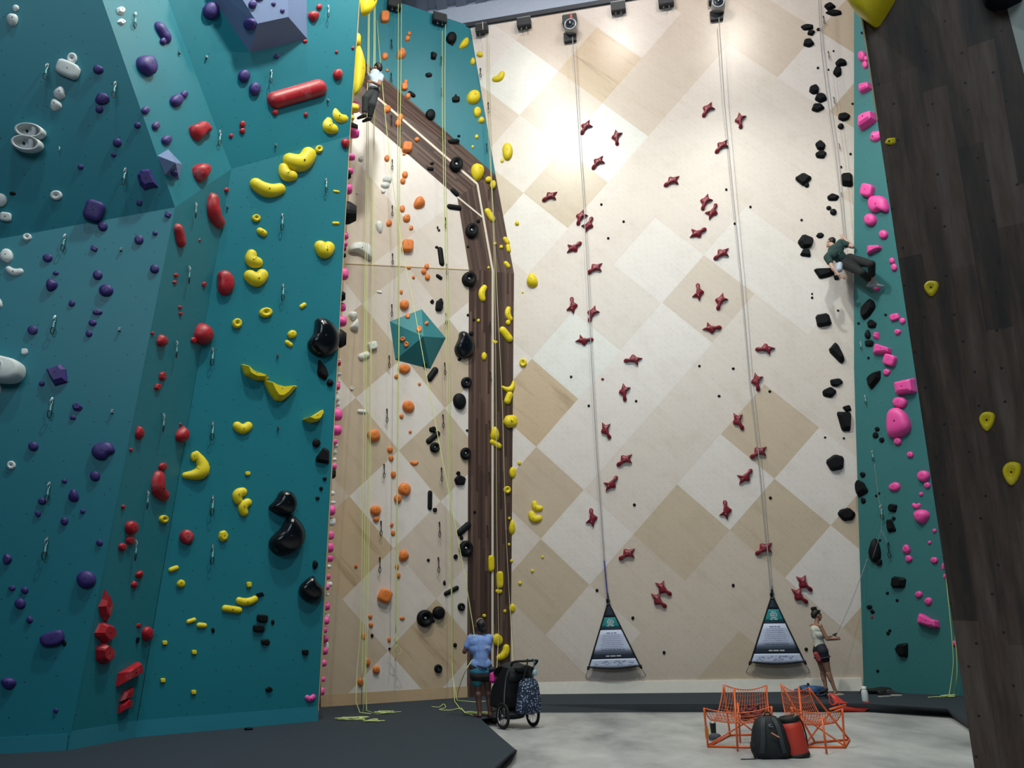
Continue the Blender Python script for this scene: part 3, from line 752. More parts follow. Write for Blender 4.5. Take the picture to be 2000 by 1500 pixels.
# scooped yellow shells: flat lip on top, bowl below
for pts, c in (([(469, 710), (488, 728), (525, 739), (519, 744), (497, 743), (477, 733)], (497, 730)),
               ([(513, 742), (530, 751), (553, 757), (581, 754), (566, 772), (550, 784), (536, 783), (525, 768)], (548, 765)),
               ([(588, 820), (605, 815), (629, 800), (631, 808), (622, 823), (606, 827)], (611, 815))):
    hold('yellow', 'T3', c[0], c[1], 58, 30, 'p', pts=chaikin(pts, 1, 0.12), H=0.16, shift=(0, 0.02), word='scooped shell')
def poly_hold(color, sec, X0, Y0, pts, word, k=0.2, **kw):
    P = [(X0+x*k, Y0+y*k) for x, y in pts]
    cx = sum(p[0] for p in P)/len(P); cy = sum(p[1] for p in P)/len(P)
    w = max(p[0] for p in P)-min(p[0] for p in P); h = max(p[1] for p in P)-min(p[1] for p in P)
    sm = kw.pop('sm', 1); qq = kw.pop('q', 0.25)
    return hold(color, sec, cx, cy, w, h, kw.pop('sh', 'r'), pts=chaikin(P, sm, qq), word=word, **kw)
poly_hold('black', 'T3', 370, 600, [(1225, 115), (1290, 108), (1370, 150), (1440, 240), (1460, 320), (1445, 400), (1390, 470), (1300, 500), (1230, 480), (1170, 430), (1148, 360), (1165, 320), (1205, 270), (1222, 190)], 'glossy comma shaped', matkey='gloss')
poly_hold('black', 'T3', 370, 900, [(755, 460), (840, 380), (870, 310), (920, 285), (980, 305), (1020, 360), (1030, 430), (1005, 500), (950, 545), (880, 545), (810, 505)], 'glossy beaked', matkey='gloss')
poly_hold('black', 'T3', 370, 900, [(950, 540), (1000, 530), (1060, 580), (1110, 660), (1115, 760), (1070, 850), (990, 915), (900, 935), (820, 910), (770, 840), (775, 770), (830, 710), (890, 660)], 'glossy comma shaped', matkey='gloss')
poly_hold('black', 'T3', 370, 900, [(1200, 1115), (1225, 1140), (1245, 1190), (1300, 1230), (1310, 1280), (1290, 1340), (1230, 1385), (1160, 1385), (1090, 1340), (1062, 1280), (1075, 1220), (1130, 1165)], 'glossy pear shaped', matkey='gloss')
poly_hold('black', 'T3', 370, 600, [(1260, 505), (1330, 590), (1355, 670), (1325, 720), (1260, 680), (1245, 640)], 'slab', sh='p', q=.1)
poly_hold('black', 'T3', 0, 0, [(632, 873), (643.6, 880), (643, 907), (616, 902), (617, 893)], 'slab', k=1, sh='p', q=.1)
parse('black', 'T3', """644 747 14 14 t; 618.6 865.4 16 17 r; 634 935 8 7 b; 627 954 7 8 b; 620 973 8 7 b; 616 1103 20 11 t 90; 508.6 1161 17 11 p; 511.6 1208 22 16 q 8; 504.6 1227.6 23 15 q 5; 533 1215.6 7 11 r; 518 1254 20 14 p; 416 1231 7 11 r; 596.4 1273.6 15 14 p; 525.4 1347 16 12 p""")
parse('pink', 'T3', "605.6 1363.6 22 15 k -4")
# big white cup hold at the left edge and the two double pocket holds
def pocket_hold(x, y, w, h, rot, sec):
    pl = PLANES[sec]; C = pl.hit(x, y); M = frame_at(pl, C); Mi = M.inverted()
    a = radians(rot); ca, sa = cos(a), sin(a); T = lambda px_, py_: Mi @ pl.hit(x+px_*ca-py_*sa, y+px_*sa+py_*ca)
    out = [T(w/2*cos(t*pi/14), h/2*sin(t*pi/14)) for t in range(28)]; out = [(p.x, p.y) for p in out]
    V, F = ring_mesh(out, [(1, -.05), (1, .4), (.95, .8), (.86, 1), (.76, .98), (.68, .7), (.55, .35)], 0.2)
    ob = mesh_obj('pocket_hold', V, F, HM['white'], None, True, M)
    bridge = [T(px_, py_) for px_, py_ in ((w*.12, -h*.36), (w*.15, 0), (w*.12, h*.36))]
    tube_obj('pocket_bridge', [Vector((p.x, p.y, .13)) for p in bridge], .035, HM['white'], ob)
    bolt_part(ob, 0.08, .02, (T(-w*.1, 0).x, T(-w*.1, 0).y))
    rec(ob, 'white', 'o', sec, x, y, w, h, 'double pocket'); return ob
pocket_hold(61, 259, 60, 30, 8, 'T1'); pocket_hold(55, 283, 62, 32, 8, 'T1')
def cup_hold():
    pl = P5; C = pl.hit(10, 724); M = frame_at(pl, C); Mi = M.inverted(); L = lambda a, b: Mi @ pl.hit(a, b)
    A, B = L(-22, 718), L(46, 728); r = 0.175
    V, F = ring_mesh([(L(*p).x, L(*p).y) for p in chaikin([(-30, 690), (0, 699), (44, 709), (52, 722), (47, 742), (30, 751), (-4, 749), (-34, 746)], 2)], [(1, -.05), (1, .4), (.96, .75), (.86, .95), (.7, 1)], .3)
    ob = mesh_obj('barrel_hold', V, F, HM['white'], None, True, M)
    p = L(1, 724); bm = bmesh.new(); add_lathe(bm, [(.0001, .25), (.085, .25), (.10, .31), (.115, .315), (.125, .29)], 24, Matrix.Translation((p.x, p.y, 0)), False)
    bm_obj('recess', bm, HM['white'], ob, True); bolt_part(ob, .262, .016, (p.x, p.y))
    rec(ob, 'white', 'o', 'T5', 20, 725, 66, 54, 'barrel shaped')
cup_hold()
# --- faceted volumes
def volume(name, pl, base, apexes, faces, m, label, group=None):
    """base: px outline on the wall; apexes: (px x, y, height off the wall)"""
    C = pl.hit(sum(p[0] for p in base)/len(base), sum(p[1] for p in base)/len(base)); M = frame_at(pl, C); Mi = M.inverted()
    V = [Mi @ (pl.hit(*p) - pl.n*0.01) for p in base] + [Mi @ pl.hit(a[0], a[1], a[2]) for a in apexes]
    ob = mesh_obj(name, V, faces, m, None, False, M)
    ul = ob.data.uv_layers.new(name='UVMap')
    for i, d in enumerate(ul.data):
        co = ob.data.vertices[ob.data.loops[i].vertex_index].co; d.uv = (co.x, co.y)
    bm = bmesh.new(); bm.from_mesh(ob.data); bmesh.ops.recalc_face_normals(bm, faces=bm.faces); bm.to_mesh(ob.data); bm.free()
    tag(ob, label, 'climbing volume', group); return ob
GBASE = [(384, -50), (488, 104), (601, 76), (600, -60)]
GAP = [(452, -36, .42), (503, 46, .42), (563, 33, .42), (561, -50, .42)]
volume('faceted_volume', P2, GBASE, GAP, [(0, 1, 5, 4), (1, 2, 6, 5), (2, 3, 7, 6), (3, 0, 4, 7), (4, 5, 6, 7)], GREYV, 'large grey-blue truncated volume at the top of the teal tower')
volume('faceted_volume', P2a, [(307, 303), (329, 290), (357, 320), (351, 351), (322, 342)], [(343, 318, .22)], [(0, 1, 5), (1, 2, 5), (2, 3, 5), (3, 4, 5), (4, 0, 5)], GREYV, 'small grey pyramid volume on the teal tower near a purple block hold')
volume('faceted_volume', PL, [(760, 627), (824, 602.5), (872, 660), (841, 722), (771, 704)], [(827, 657, .42)], [(0, 1, 5), (1, 2, 5), (2, 3, 5), (3, 4, 5), (4, 0, 5)], TEALV, 'teal five-sided pyramid volume on the plywood wall')
def face_plane(pl, pts):
    return Plane(*[pl.hit(a, b, h) for a, b, h in pts])
PLANES['V1'] = face_plane(P2, [GAP[0], GAP[1], GAP[2]])
PLANES['V1l'] = face_plane(P2, [(384, -50, 0), (488, 104, 0), GAP[1]])
parse('purple', 'V1', "493 9 16 16 b; 505 -4 20 12 r; 534 8 9 9 r; 551 21 9 9 r")
parse('purple', 'V1l', "489 47 24 25 b")
PLANES['V2'] = face_plane(P2a, [(351, 351, 0), (322, 342, 0), (343, 318, .22)])
parse('purple', 'V2', "340 338 13 13 b")
va = (827, 657, .42)
PLANES['V3t'] = face_plane(PL, [(760, 627, 0), (824, 602.5, 0), va]); PLANES['V3r'] = face_plane(PL, [(824, 602.5, 0), (872, 660, 0), va])
PLANES['V3l'] = face_plane(PL, [(771, 704, 0), (760, 627, 0), va]); PLANES['V3b'] = face_plane(PL, [(841, 722, 0), (771, 704, 0), va])
parse('orange', 'V3t', "796.6 618 9 9 b; 818.4 644 11 12 d"); parse('orange', 'V3r', "832.4 631.6 6 7 b")
parse('orange', 'V3l', "786.6 662 10 9 d; 794 672.6 9 11 d"); parse('black', 'V3b', "830 713 8 10 r")
# --- middle wall
parse('orange', sec_mid, """751 35 17 22 q 3; 751.4 111 12 14 r; 799 66 7 8 b; 795.4 76 11 10 r; 784 107 24 18 t 110; 756 138 6 6 b; 792.4 160.6 8 9 b; 789.6 170.6 12 14 q; 797 188 10 11 r; 755 214 14 14 r; 782 231 11 15 r; 778 242 14 13 r; 813.6 273 9 9 b; 794 289 19 20 q 8
755 310 11 13 r; 790.6 342 11 13 b; 786.6 354 10 12 b; 789 301.6 6 5 b; 819 398 26 21 t 110; 785 408 10 14 r; 794 427 16 15 r; 759.4 437 12 13 r; 803 445.6 11 7 t 110; 794.4 482 22 24 q 8; 798.4 523 8 6 b; 833 520.6 9 11 b; 827.4 530.4 10 11 b; 834.4 541.6 10 12 b; 807.4 541.6 6 7 b; 783.6 570.4 6 9 b; 789 596 18 19 b
788.6 721 26 19 r; 774 735.4 8 9 b; 819 750 6 6 b; 797.4 795 26 24 r; 784 813 8 9 b; 730 851 26 25 r; 762 878.6 12 13 r; 764.4 895 10 12 r; 801 843.4 6 6 b; 809 904.4 17 10 k; 768 926.6 10 14 b; 789.6 955.6 24 27 r; 776.4 974 15 17 b; 733 997 21 20 b; 734.4 1014 12 11 b; 765 1025.6 8 9 r; 767.4 1041.4 8 11 r; 789 1086 26 19 t 100
695 1105.6 7 9 t; 775 1107 8 11 r; 777.4 1124 10 11 r; 750.4 1164 25 27 q 28; 723 1204.4 9 9 r; 724.4 1220.4 9 11 r; 785.4 1207 10 8 r; 710 1244 8 14 r; 760 1249 12 7 t 90; 717.6 1294 12 15 r; 734.4 1308 14 16 b; 704 1333 13 16 r""")
parse('black', sec_mid, """881 76 20 22 b; 883 87 6 5 b; 846.4 109 15 19 p; 837 147 13 9 p; 890 195 15 10 q; 890 188 5 8 r; 804 184.4 15 8 c 35; 840 225.6 19 21 b; 896 266 6 5 b; 886 276 23 8 c -5; 890 323 25 27 d; 843.6 319.4 8 5 b; 840.6 330 13 7 c 5; 888 376 18 9 c 45; 887 405 28 10 c 8; 934 432 7 7 b; 920.4 452 24 28 d; 854.6 445 4 7 r; 857 450 5 5 r
861 501 37 10 c 83; 852.5 483 6 5 b; 913.6 482 5 5 b; 915 546.4 27 29 d; 857.6 541 14 7 c 35; 844 589.4 8 9 p; 860.6 586.4 7 7 b; 857 598 14 22 q 8; 913.6 615.4 5 5 b; 925.6 624.4 5 6 b; 920 651.6 9 9 b; 897 702.4 7 6 r; 910 748 20 22 d; 844.4 731 32 13 c -55; 896.6 784.4 24 32 b -12; 845 839 14 13 p; 845.6 854.4 34 11 c -40; 848.6 874.4 19 20 d; 908.6 886.4 20 24 d; 912 841 5 6 r
895 924.4 9 8 p; 898 939 23 21 p; 839.6 977 38 9 c 91; 849 996 8 8 q; 927 1000 5 6 b; 905.6 1033 35 13 c -42; 901 1050 7 9 r; 909 1072 26 32 d; 889.6 1087.6 8 10 d; 836.4 1094 6 6 b; 868 1138 6 10 t; 881.4 1154 33 9 c -28; 900.6 1185.6 14 16 d; 829 1208 31 34 d; 856 1197 24 26 b; 846 1213 6 8 r; 888.6 1260 7 9 b; 855.4 1306 15 17 d; 760.6 1267 5 5 b; 726.4 1241.6 6 9 r""")
poly_hold('black', 'ML', 680, 600, [(1080, 250), (1110, 235), (1150, 255), (1175, 280), (1215, 340), (1230, 410), (1210, 470), (1160, 505), (1100, 510), (1050, 470), (1032, 410), (1050, 360), (1075, 310)], 'glossy pear shaped', matkey='gloss')
parse('white', sec_mid, """705 311 10 10 b; 756 351 17 14 b; 752 362 17 11 b; 748 374 9 9 r; 741 445 15 24 t 170; 741 570.4 11 5 c 10; 690 616 18 16 t 60; 727 676 18 16 q -10; 711 695 25 14 c -22; 687 758.6 7 7 d; 707 803.6 19 8 c 5; 698 378 5 5 b""")
hold('white', 'ML', 692, 636, 20, 24, 't', pts=chaikin([(696, 622), (700, 626), (699, 647), (684, 643), (683, 639)], 1, .15), word='fin')
hold('white', 'MU', 703, 493, 48, 32, 'r', pts=chaikin([(679, 487), (688, 477), (706, 475), (722, 481), (728, 494), (727, 511), (716, 506), (704, 497), (690, 492), (680, 494)], 1, .2), word='arched', style='r')
parse('yellow', sec_mid, """907 86 27 14 t 125; 923 120 10 14 t; 924 192 27 28 r; 932 220 17 20 r; 939.6 235 13 12 t; 930.6 267.4 7 8 b; 923 287 5 6 b; 953.6 351 12 11 b; 962.4 361 11 16 b; 957 420 28 11 c 58; 966.4 476 6 6 b; 978.6 482.4 7 7 b; 989 470 16 8 c 55; 993 485 16 8 c 78
990.4 517 15 8 c 52; 954 523 5 5 b; 942.4 572 33 16 k 100; 992 630 9 10 b; 988 653 34 14 c 52; 966 668 12 8 k 20; 934.4 626 6 7 r; 945 696 9 16 b; 993 777 26 13 c 110; 997 823 21 31 k 85; 966 848 19 29 t; 968 867 26 11 c 32
1001 923 13 22 b; 990 957 14 15 d; 1000 1030 13 29 t; 994.6 1012.4 5 6 b; 994 1063.4 5 6 b; 999 1095.6 6 7 b; 958.6 1101 11 34 q; 975.4 1133 13 35 q; 973.6 1155 14 10 r; 1000.6 1188 13 17 b; 986 1193.6 6 7 b; 945.6 1202.6 7 7 b; 971 1250 20 26 r; 984 1276 36 19 k -55""")
parse('yellow', 'Bt', "933 337 36 24 t 70")
parse('yellow', 'B', "993 613 29 14 k 80; 995 757 29 20 m -25")
parse('yellow', 'W', "975 151 28 16 k -38; 937.4 107.4 12 11 r; 991 296 23 37 r; 981 314 7 9 r; 1010 436 9 10 t; 1040 548 24 28 t; 1022 709 14 17 d; 1014.4 904.4 7 8 b; 1048 990 26 17 k 40; 1044 1011 30 21 k 30; 1060 1088 5 6 b; 1040 1115 6 7 b; 1016 1139 7 8 b; 1021 571 4 4 b")
# --- holds on the wooden return of the left tower (the camera sees them edge on)
def side_hold(color, x, y, w, h, d, sh='r'):
    """x,y px of the visible bump, d metres behind the front edge"""
    e = 703+(min(y, 265)-0)*(683-703)/265.0 if y < 265 else 683+(y-265)*(625-683)/1135.0
    out = dside.normalized()
    n = PSd.n; 
    front = (P3 if y > 265 else P2).hit(e, y)
    P = front + out*d
    pxm = FPX/((P-CO).dot(CF)); rw, rh = max(.05, h/pxm*.38), h/pxm*.46
    X, Y, Z = -out, Vector((0, 0, 1)), n
    H = max(0.035, (w-0.5)/pxm)
    M = Matrix((X, Y, Z)).transposed().to_4x4(); M.translation = P
    r = random.Random(int(x*7+y*3)); pts = []
    k = 10
    for t in range(k):
        q_ = .88+.22*r.random(); pts.append((rw*q_*cos(t*2*pi/k), rh*q_*sin(t*2*pi/k)))
    V, F = ring_mesh(chaikin(pts, 1), PROF[sh], H, (0, 0))
    ob = mesh_obj({'r': 'rock_hold', 'p': 'faceted_hold', 'b': 'round_hold'}[sh], V, F, HM[color], None, sh != 'p', M)
    rec(ob, color, sh, 'side', x, y, w, h, None)
def sparse(color, txt):
    for it in txt.replace('\n', ';').split(';'):
        f = it.split()
        if f: side_hold(color, *map(float, f[:5]), *(f[5:6]))
sparse('pink', """708 84 7 10 .7; 712 121 9 14 .9; 702 193 16 28 .25 b; 700 237 18 26 .4; 692 290 13 18 .3; 690 313 11 18 .4 b; 688 353 11 26 .3 b; 681 447 8 18 .3; 680 463 7 14 .3; 679 523 12 28 .3 b; 678 588 10 20 .3 b; 677 616 13 24 .3 b; 667 745 7 18 .3; 664 802 14 28 .3 b; 663 833 14 26 .3 b; 659 857 7 12 .25; 655 905 8 18 .3
652 993 10 24 .3 b; 647 1042 10 20 .3 b; 647 1066 10 22 .3; 646 1088 10 16 .3; 641 1125 7 12 .2; 640 1146 6 14 .2; 637 1183 9 18 .3 b; 635 1212 9 18 .2; 634 1230 6 16 .2; 634 1248 9 16 .3 b; 632 1272 9 18 .3; 630 1296 8 16 .2; 628 1328 7 12 .2; 627 1352 7 18 .2""")
sparse('black', "706 98 9 28 .6 p; 697 215 14 24 .6 p; 685 330 7 22 .2 p; 690 402 21 54 .25 p; 675 490 5 12 .2 p; 673 570 8 24 .2 p; 673 656 14 46 .15 p; 655 920 7 24 .25 p")
sparse('white', "668 695 6 10 .3; 669 720 8 9 .35; 669 734 7 9 .4; 668 765 7 26 .4; 666 777 8 14 .4; 661 863 8 11 .35; 660 876 7 12 .35; 659 890 7 9 .35; 656 925 6 9 .3; 652 958 7 11 .3; 653 976 9 9 .35; 651 1014 11 20 .35 b; 650 1104 7 9 .3; 646 1139 11 13 .4; 640 1160 6 7 .3; 637 1203 9 12 .35; 638 1264 10 24 .4 b")
sparse('red', "668 703 6 14 .2; 679 463 5 12 .5")
sparse('yellow', "703 60 8 34 .3; 698 204 14 22 .1; 694 224 7 12 .1")
poly_hold('yellow', Plane(at_y(703, 0, 13.6), at_y(697, 190, 13.9), at_y(712, 90, 13.9)), 0, 0, [(697, 87), (702, 100), (708, 122), (708, 148), (703, 175), (691, 192), (692, 150)], 'long smooth bulging', k=1, H=.12)
poly_hold('yellow', Plane(at_y(703, 0, 13.6), at_y(697, 190, 13.9), at_y(712, 90, 13.9)), 0, 0, [(703, -12), (722, -14), (728, -2), (728, 10), (718, 30), (706, 33)], 'big smooth bulging', k=1, H=.16)
# --- speed route: the same cast hold forty times
SL = """1144.6 247.5 1138 258.6; 1204 267 1205.2 279.9; 1168.6 316.5 1159.6 327.6; 1075.6 383.4 1063 390.9; 1135 423 1130.2 435; 1149 441 1153.9 430.5; 1120 484.5 1132 476.1; 1163.5 523.5 1150.6 532.2; 1118.5 599 1117 584; 1157.5 611 1152.4 624.5; 1139.5 665 1155.4 663.5; 1238.5 702.5 1222.6 704.6; 1219 764 1220.5 780.5; 1183 839 1190.5 854.6; 1221.4 897.4 1207.6 907.6; 1193 946 1202.5 934; 1156.6 1013.5 1154.5 996; 1226.5 1081 1212 1090.6; 1294 1148.5 1308 1159.6; 1285 1171 1298 1183"""
SR = """1382.5 213 1374 227; 1445 234 1446.4 247.8; 1410.4 285 1399.9 296.4; 1313.5 353.4 1300 362; 1378 393 1372.9 407; 1391 415.5 1397.5 401.4; 1361.5 456 1375 449; 1410.4 495 1397.5 504.6; 1364.5 573 1363 558.5; 1407.4 587 1402.6 602; 1388.5 641.6 1405.6 640; 1496.5 681.5 1480 682.4; 1477.6 743.6 1480.6 761; 1441 821 1450 837; 1483 882.4 1469.5 891.4; 1454.5 932.5 1465 920.5; 1418 998.5 1416 982; 1493.5 1070.5 1479.4 1080.4; 1568.5 1138 1582 1150.6; 1559.5 1162 1573.6 1174.6"""
ST = [(-.20, .005), (-.15, -.02), (-.09, -.05), (-.085, -.10), (-.075, -.16), (-.04, -.10), (-.005, -.065), (.05, -.055), (.12, -.03), (.165, -.04), (.2, -.05), (.235, -.034), (.252, 0), (.235, .034), (.2, .05), (.165, .04), (.12, .032), (.07, .085), (.03, .13), (-.02, .115), (-.06, .06), (-.1, .045), (-.15, .025)]
STAR = None; SPOTM = simple('hold_bolt_pale', (0.55, 0.42, 0.42), 0.4, 0.2)
ORD = ['', 'topmost', 'second', 'third', 'fourth', 'fifth', 'sixth', 'seventh', 'eighth', 'ninth', 'tenth', 'eleventh', 'twelfth', 'thirteenth', 'fourteenth', 'fifteenth', 'sixteenth', 'seventeenth', 'eighteenth', 'nineteenth', 'twentieth']
for lane, txt in (('left', SL), ('right', SR)):
    for i, it in enumerate(txt.split(';')):
        cx, cy, bx, by = map(float, it.split())
        C, B = PW.hit(cx, cy), PW.hit(bx, by); d = (B-C).normalized(); p_ = d.cross(PW.n)
        if STAR is None:
            V, F = ring_mesh([(a, -b) for a, b in ST], [(1, -.05), (.98, .3), (.88, .62), (.68, .88), (.42, 1.0)], .085)
            me = bpy.data.meshes.new('star_hold'); me.from_pydata(V, [], F)
            for q_ in me.polygons: q_.use_smooth = True
            me.materials.append(HM['darkred'])
            bm = bmesh.new(); bm.from_mesh(me); bmesh.ops.recalc_face_normals(bm, faces=bm.faces); bm.to_mesh(me); bm.free(); STAR = me
            bm = bmesh.new(); add_lathe(bm, [(1, -.6), (1, .3), (.0001, .3)], 10, cap=False); sb = bpy.data.meshes.new('bolt'); bm.to_mesh(sb); bm.free(); sb.materials.append(SPOTM)
        ob = bpy.data.objects.new('star_hold', STAR); link(ob)
        M = Matrix((d, PW.n.cross(d), PW.n)).transposed().to_4x4(); M.translation = C; ob.matrix_world = M
        b = bpy.data.objects.new('bolt', sb); link(b); b.parent = ob; b.location = (-.055, 0.01, .077); b.scale = (.016,)*3
        o_ = 'lowest' if i == 19 else ('topmost' if i == 0 else ORD[i+1]+' from the top')
        tag(ob, 'dark red star-shaped speed hold, %s of the %s speed lane' % (o_, lane), 'climbing hold', 'star holds of the speed route')
parse('black', 'W', "1174.6 399.6 5 5 b; 1218 433 5 5 b; 1188 465.6 5 5 b; 1418.5 370.5 5 5 b; 1465.6 404.4 5 5 b; 1435 437 5 5 b; 1565.5 430 5 5 b; 1115.5 736 5 5 b; 1242.4 783.5 5 5 b; 1150 792.5 5 5 b; 1366 715 5 5 b; 1432 720 6 5 b; 1404.4 773.6 6 5 b; 1503.4 764.6 6 5 b; 1586 581.6 5 5 b; 1239 986 6 6 b; 1504.6 972.4 6 6 b; 1166 1153 6 6 b; 1236 1207 6 7 b; 1432 1143.4 6 7 b; 1297 1274.5 6 7 b; 1574.5 1268 7 7 b")
parse('darkred', 'W', "1177 740.6 6 5 b")
# --- black and pink routes on the right
parse('black', sec_right, """1621 13.6 23 15 p; 1629 26 30 13 p; 1577 54 26 13 p; 1584 64.4 18 13 p; 1598.6 58 8 6 b; 1579 84 22 18 p; 1628 100 4 4 b; 1642 124 23 16 p; 1636 140.4 19 20 p; 1597.4 133 5 5 b; 1618 136.4 4 4 b; 1590.6 175.6 19 19 p; 1603.6 192.4 26 18 p; 1597 211 28 18 p; 1648 228.4 23 16 p; 1642 247.4 12 11 b; 1665 203 5 4 b; 1603 285 20 20 p; 1604 302 22 18 p
1661 301 5 5 b; 1568 350.4 34 25 p; 1575.4 361.6 10 10 b; 1655 352.4 30 32 p; 1642.4 326.6 5 5 b; 1627 386 24 15 p; 1618.6 406.6 10 8 b; 1627.4 414.6 13 12 b; 1601.6 460.4 15 11 p; 1573 473 32 28 p; 1574 495 24 19 p; 1633 542.4 13 11 p; 1586 574 4 4 b; 1608.6 626.4 35 31 p; 1636.6 606.6 5 4 b; 1632 747.4 25 17 p; 1620 767.6 28 21 p; 1654.6 797.6 19 15 p; 1611.4 854.4 5 4 b; 1648 856 5 4 b; 1632 904 36 33 p; 1653 1005 33 24 p
1730 615 5 5 b; 1677 631.6 5 5 b; 1703.6 634 18 18 p; 1695.6 653 12 18 t; 1699 671 18 15 p; 1696.4 699 5 5 b; 1713.6 838 10 10 p; 1710.4 850.6 11 12 p; 1722 859.4 11 11 p; 1685.4 927 10 12 p; 1686.6 978.4 10 12 p; 1717 963.4 5 5 b; 1711.6 968.4 5 5 b; 1745 992 20 19 p; 1746.4 1012.4 8 10 p; 1710.6 1075 24 48 t; 1718.6 1055 6 5 b; 1718 1098.6 11 12 q; 1756 1138 30 29 p; 1733.6 1158.4 6 6 b; 1752.6 1172.4 6 6 b; 1698.6 1186 11 10 p; 1704.6 1194.6 11 9 p
1735 1236.6 7 7 b; 1738.4 1231.4 6 6 b; 1714.6 1310.4 6 6 b; 1683.4 64.4 4 5 b""")
poly_hold('black', 'W', 1540, 600, [(450, 345), (482, 380), (552, 520), (515, 562), (382, 425)], 'long slab', sh='p', q=.15)
poly_hold('black', 'W', 1540, 300, [(245, 1140), (275, 1125), (430, 1120), (455, 1180), (400, 1205), (305, 1228)], 'long slab', sh='p', q=.12)
poly_hold('black', 'W', 1540, 600, [(463, 1020), (590, 1022), (610, 1045), (600, 1215), (520, 1215)], 'tall slab', sh='p', q=.12)
poly_hold('black', 'RL', 1540, 600, [(800, -90), (845, -60), (862, 0), (800, 90), (740, 130), (710, 80), (720, 0)], 'tall leaf shaped', sh='p', q=.15)
poly_hold('black', 'RL', 1540, 600, [(765, 700), (830, 640), (903, 618), (902, 700), (812, 808), (780, 770)], 'tall slab', sh='p', q=.12)
poly_hold('black', 'RL', 1540, 900, [(658, 230), (680, 185), (740, 215), (788, 305), (690, 365), (660, 310)], 'tall slab', sh='p', q=.12)
poly_hold('black', 'RL', 1540, 900, [(960, 580), (1010, 570), (1060, 690), (975, 705)], 'tall slab', sh='p', q=.12)
poly_hold('black', 'RL', 1540, 1170, [(1040, 490), (1070, 440), (1170, 425), (1170, 575), (1085, 560)], 'half-round slab', sh='p', q=.12)
parse('red', sec_right, "1703.4 1205 4 7 b")
parse('pink', sec_right, """1685 110 15 20 b; 1691 127 11 15 b; 1692 115 10 11 b; 1711 267 14 24 k 80; 1696.6 373 24 26 q 15; 1701.6 430 23 24 b; 1726.6 458.4 17 17 b; 1743 509.6 10 12 b; 1747.4 522.6 12 14 b; 1713 562 14 12 b; 1748.6 619.6 19 13 q -15; 1763 627 13 12 r; 1754 648.6 13 13 r; 1712.4 656.4 15 15 p; 1740 704 24 23 q 20; 1732.4 726.6 15 14 r
1759 786 28 22 b; 1754.6 862 15 15 b; 1778 887.6 14 13 r; 1805 930 24 22 b; 1812 947.4 14 13 r; 1748.4 951 23 18 r; 1799.6 965 8 8 b; 1790 988 18 12 k; 1801.6 1009.4 32 28 t 180; 1825.6 1036.6 8 8 b; 1816 1059.6 7 7 b; 1771 1073 16 17 r; 1776 1091.4 14 15 r; 1825 1094 14 14 r; 1795.4 1161 14 13 b; 1815 1174 15 15 r; 1842 1107 5 14 b; 1845 1125.6 5 9 b; 1864 1257 8 11 b""")
poly_hold('pink', 'RU', 1540, 0, [(700, 850), (730, 825), (810, 812), (820, 875), (712, 925)], 'wedge', sh='w', q=.12)
poly_hold('pink', 'RU', 1540, 0, [(705, 1165), (760, 1130), (855, 1100), (865, 1190), (710, 1290)], 'large wedge', sh='w', q=.1)
poly_hold('pink', 'RU', 1540, 300, [(790, 450), (830, 415), (920, 415), (975, 460), (990, 570), (950, 580), (905, 550), (850, 585), (795, 545)], 'large lobed')
poly_hold('pink', 'RU', 1540, 300, [(775, 905), (910, 898), (915, 930), (775, 1000)], 'wedge', sh='w', q=.12)
poly_hold('pink', 'RU', 1540, 600, [(850, 357), (1012, 410), (1005, 455), (828, 468)], 'long wedge', sh='w', q=.1)
poly_hold('pink', 'RL', 1540, 600, [(1045, 735), (1240, 690), (1258, 835), (1065, 860)], 'large wedge', sh='w', q=.07)
poly_hold('pink', 'RL', 1540, 600, [(970, 1130), (985, 1020), (1060, 980), (1130, 1010), (1180, 1080), (1205, 1170), (1180, 1230), (1090, 1275), (990, 1285), (975, 1210)], 'very large egg shaped')
poly_hold('pink', 'RL', 1540, 1170, [(1280, 135), (1330, 150), (1400, 195), (1475, 215), (1485, 285), (1420, 290), (1260, 235)], 'long bar', sh='w', q=.12)
# --- dark wall
hold('yellow', 'D', 1739.6, 275, 21, 15, 'p', pts=chaikin([(1729, 278), (1733, 271), (1749, 268), (1750, 279), (1742, 283), (1730, 282)], 1, .15), word='wedge')
for x, y, w, h in ((1819.5, 564, 30, 32), (1928, 823, 33, 40), (1976.5, 925, 39, 49)):
    P = chaikin([(x-.48*w, y-.2*h), (x-.2*w, y-.46*h), (x+.3*w, y-.46*h), (x+.5*w, y-.3*h), (x+.38*w, y+.15*h), (x+.05*w, y+.5*h), (x-.2*w, y+.4*h), (x-.42*w, y+.1*h)], 1)
    ob = hold('yellow', 'D', x, y, w, h, 'd', pts=P, word='pierced teardrop')
poly_hold('yellow', 'D', 0, 0, [(1640, -40), (1668, 24), (1704, 52), (1714, 55), (1722, 47), (1752, -2), (1768, -45)], 'very large smooth', k=1, H=.3)
poly_hold('black', 'D', 0, 0, [(1912, -30), (1919, 2), (1925, 15), (1936, 22), (1948, 22), (1968, 18), (2006, 8), (2010, -40)], 'very large smooth', k=1, H=.25)
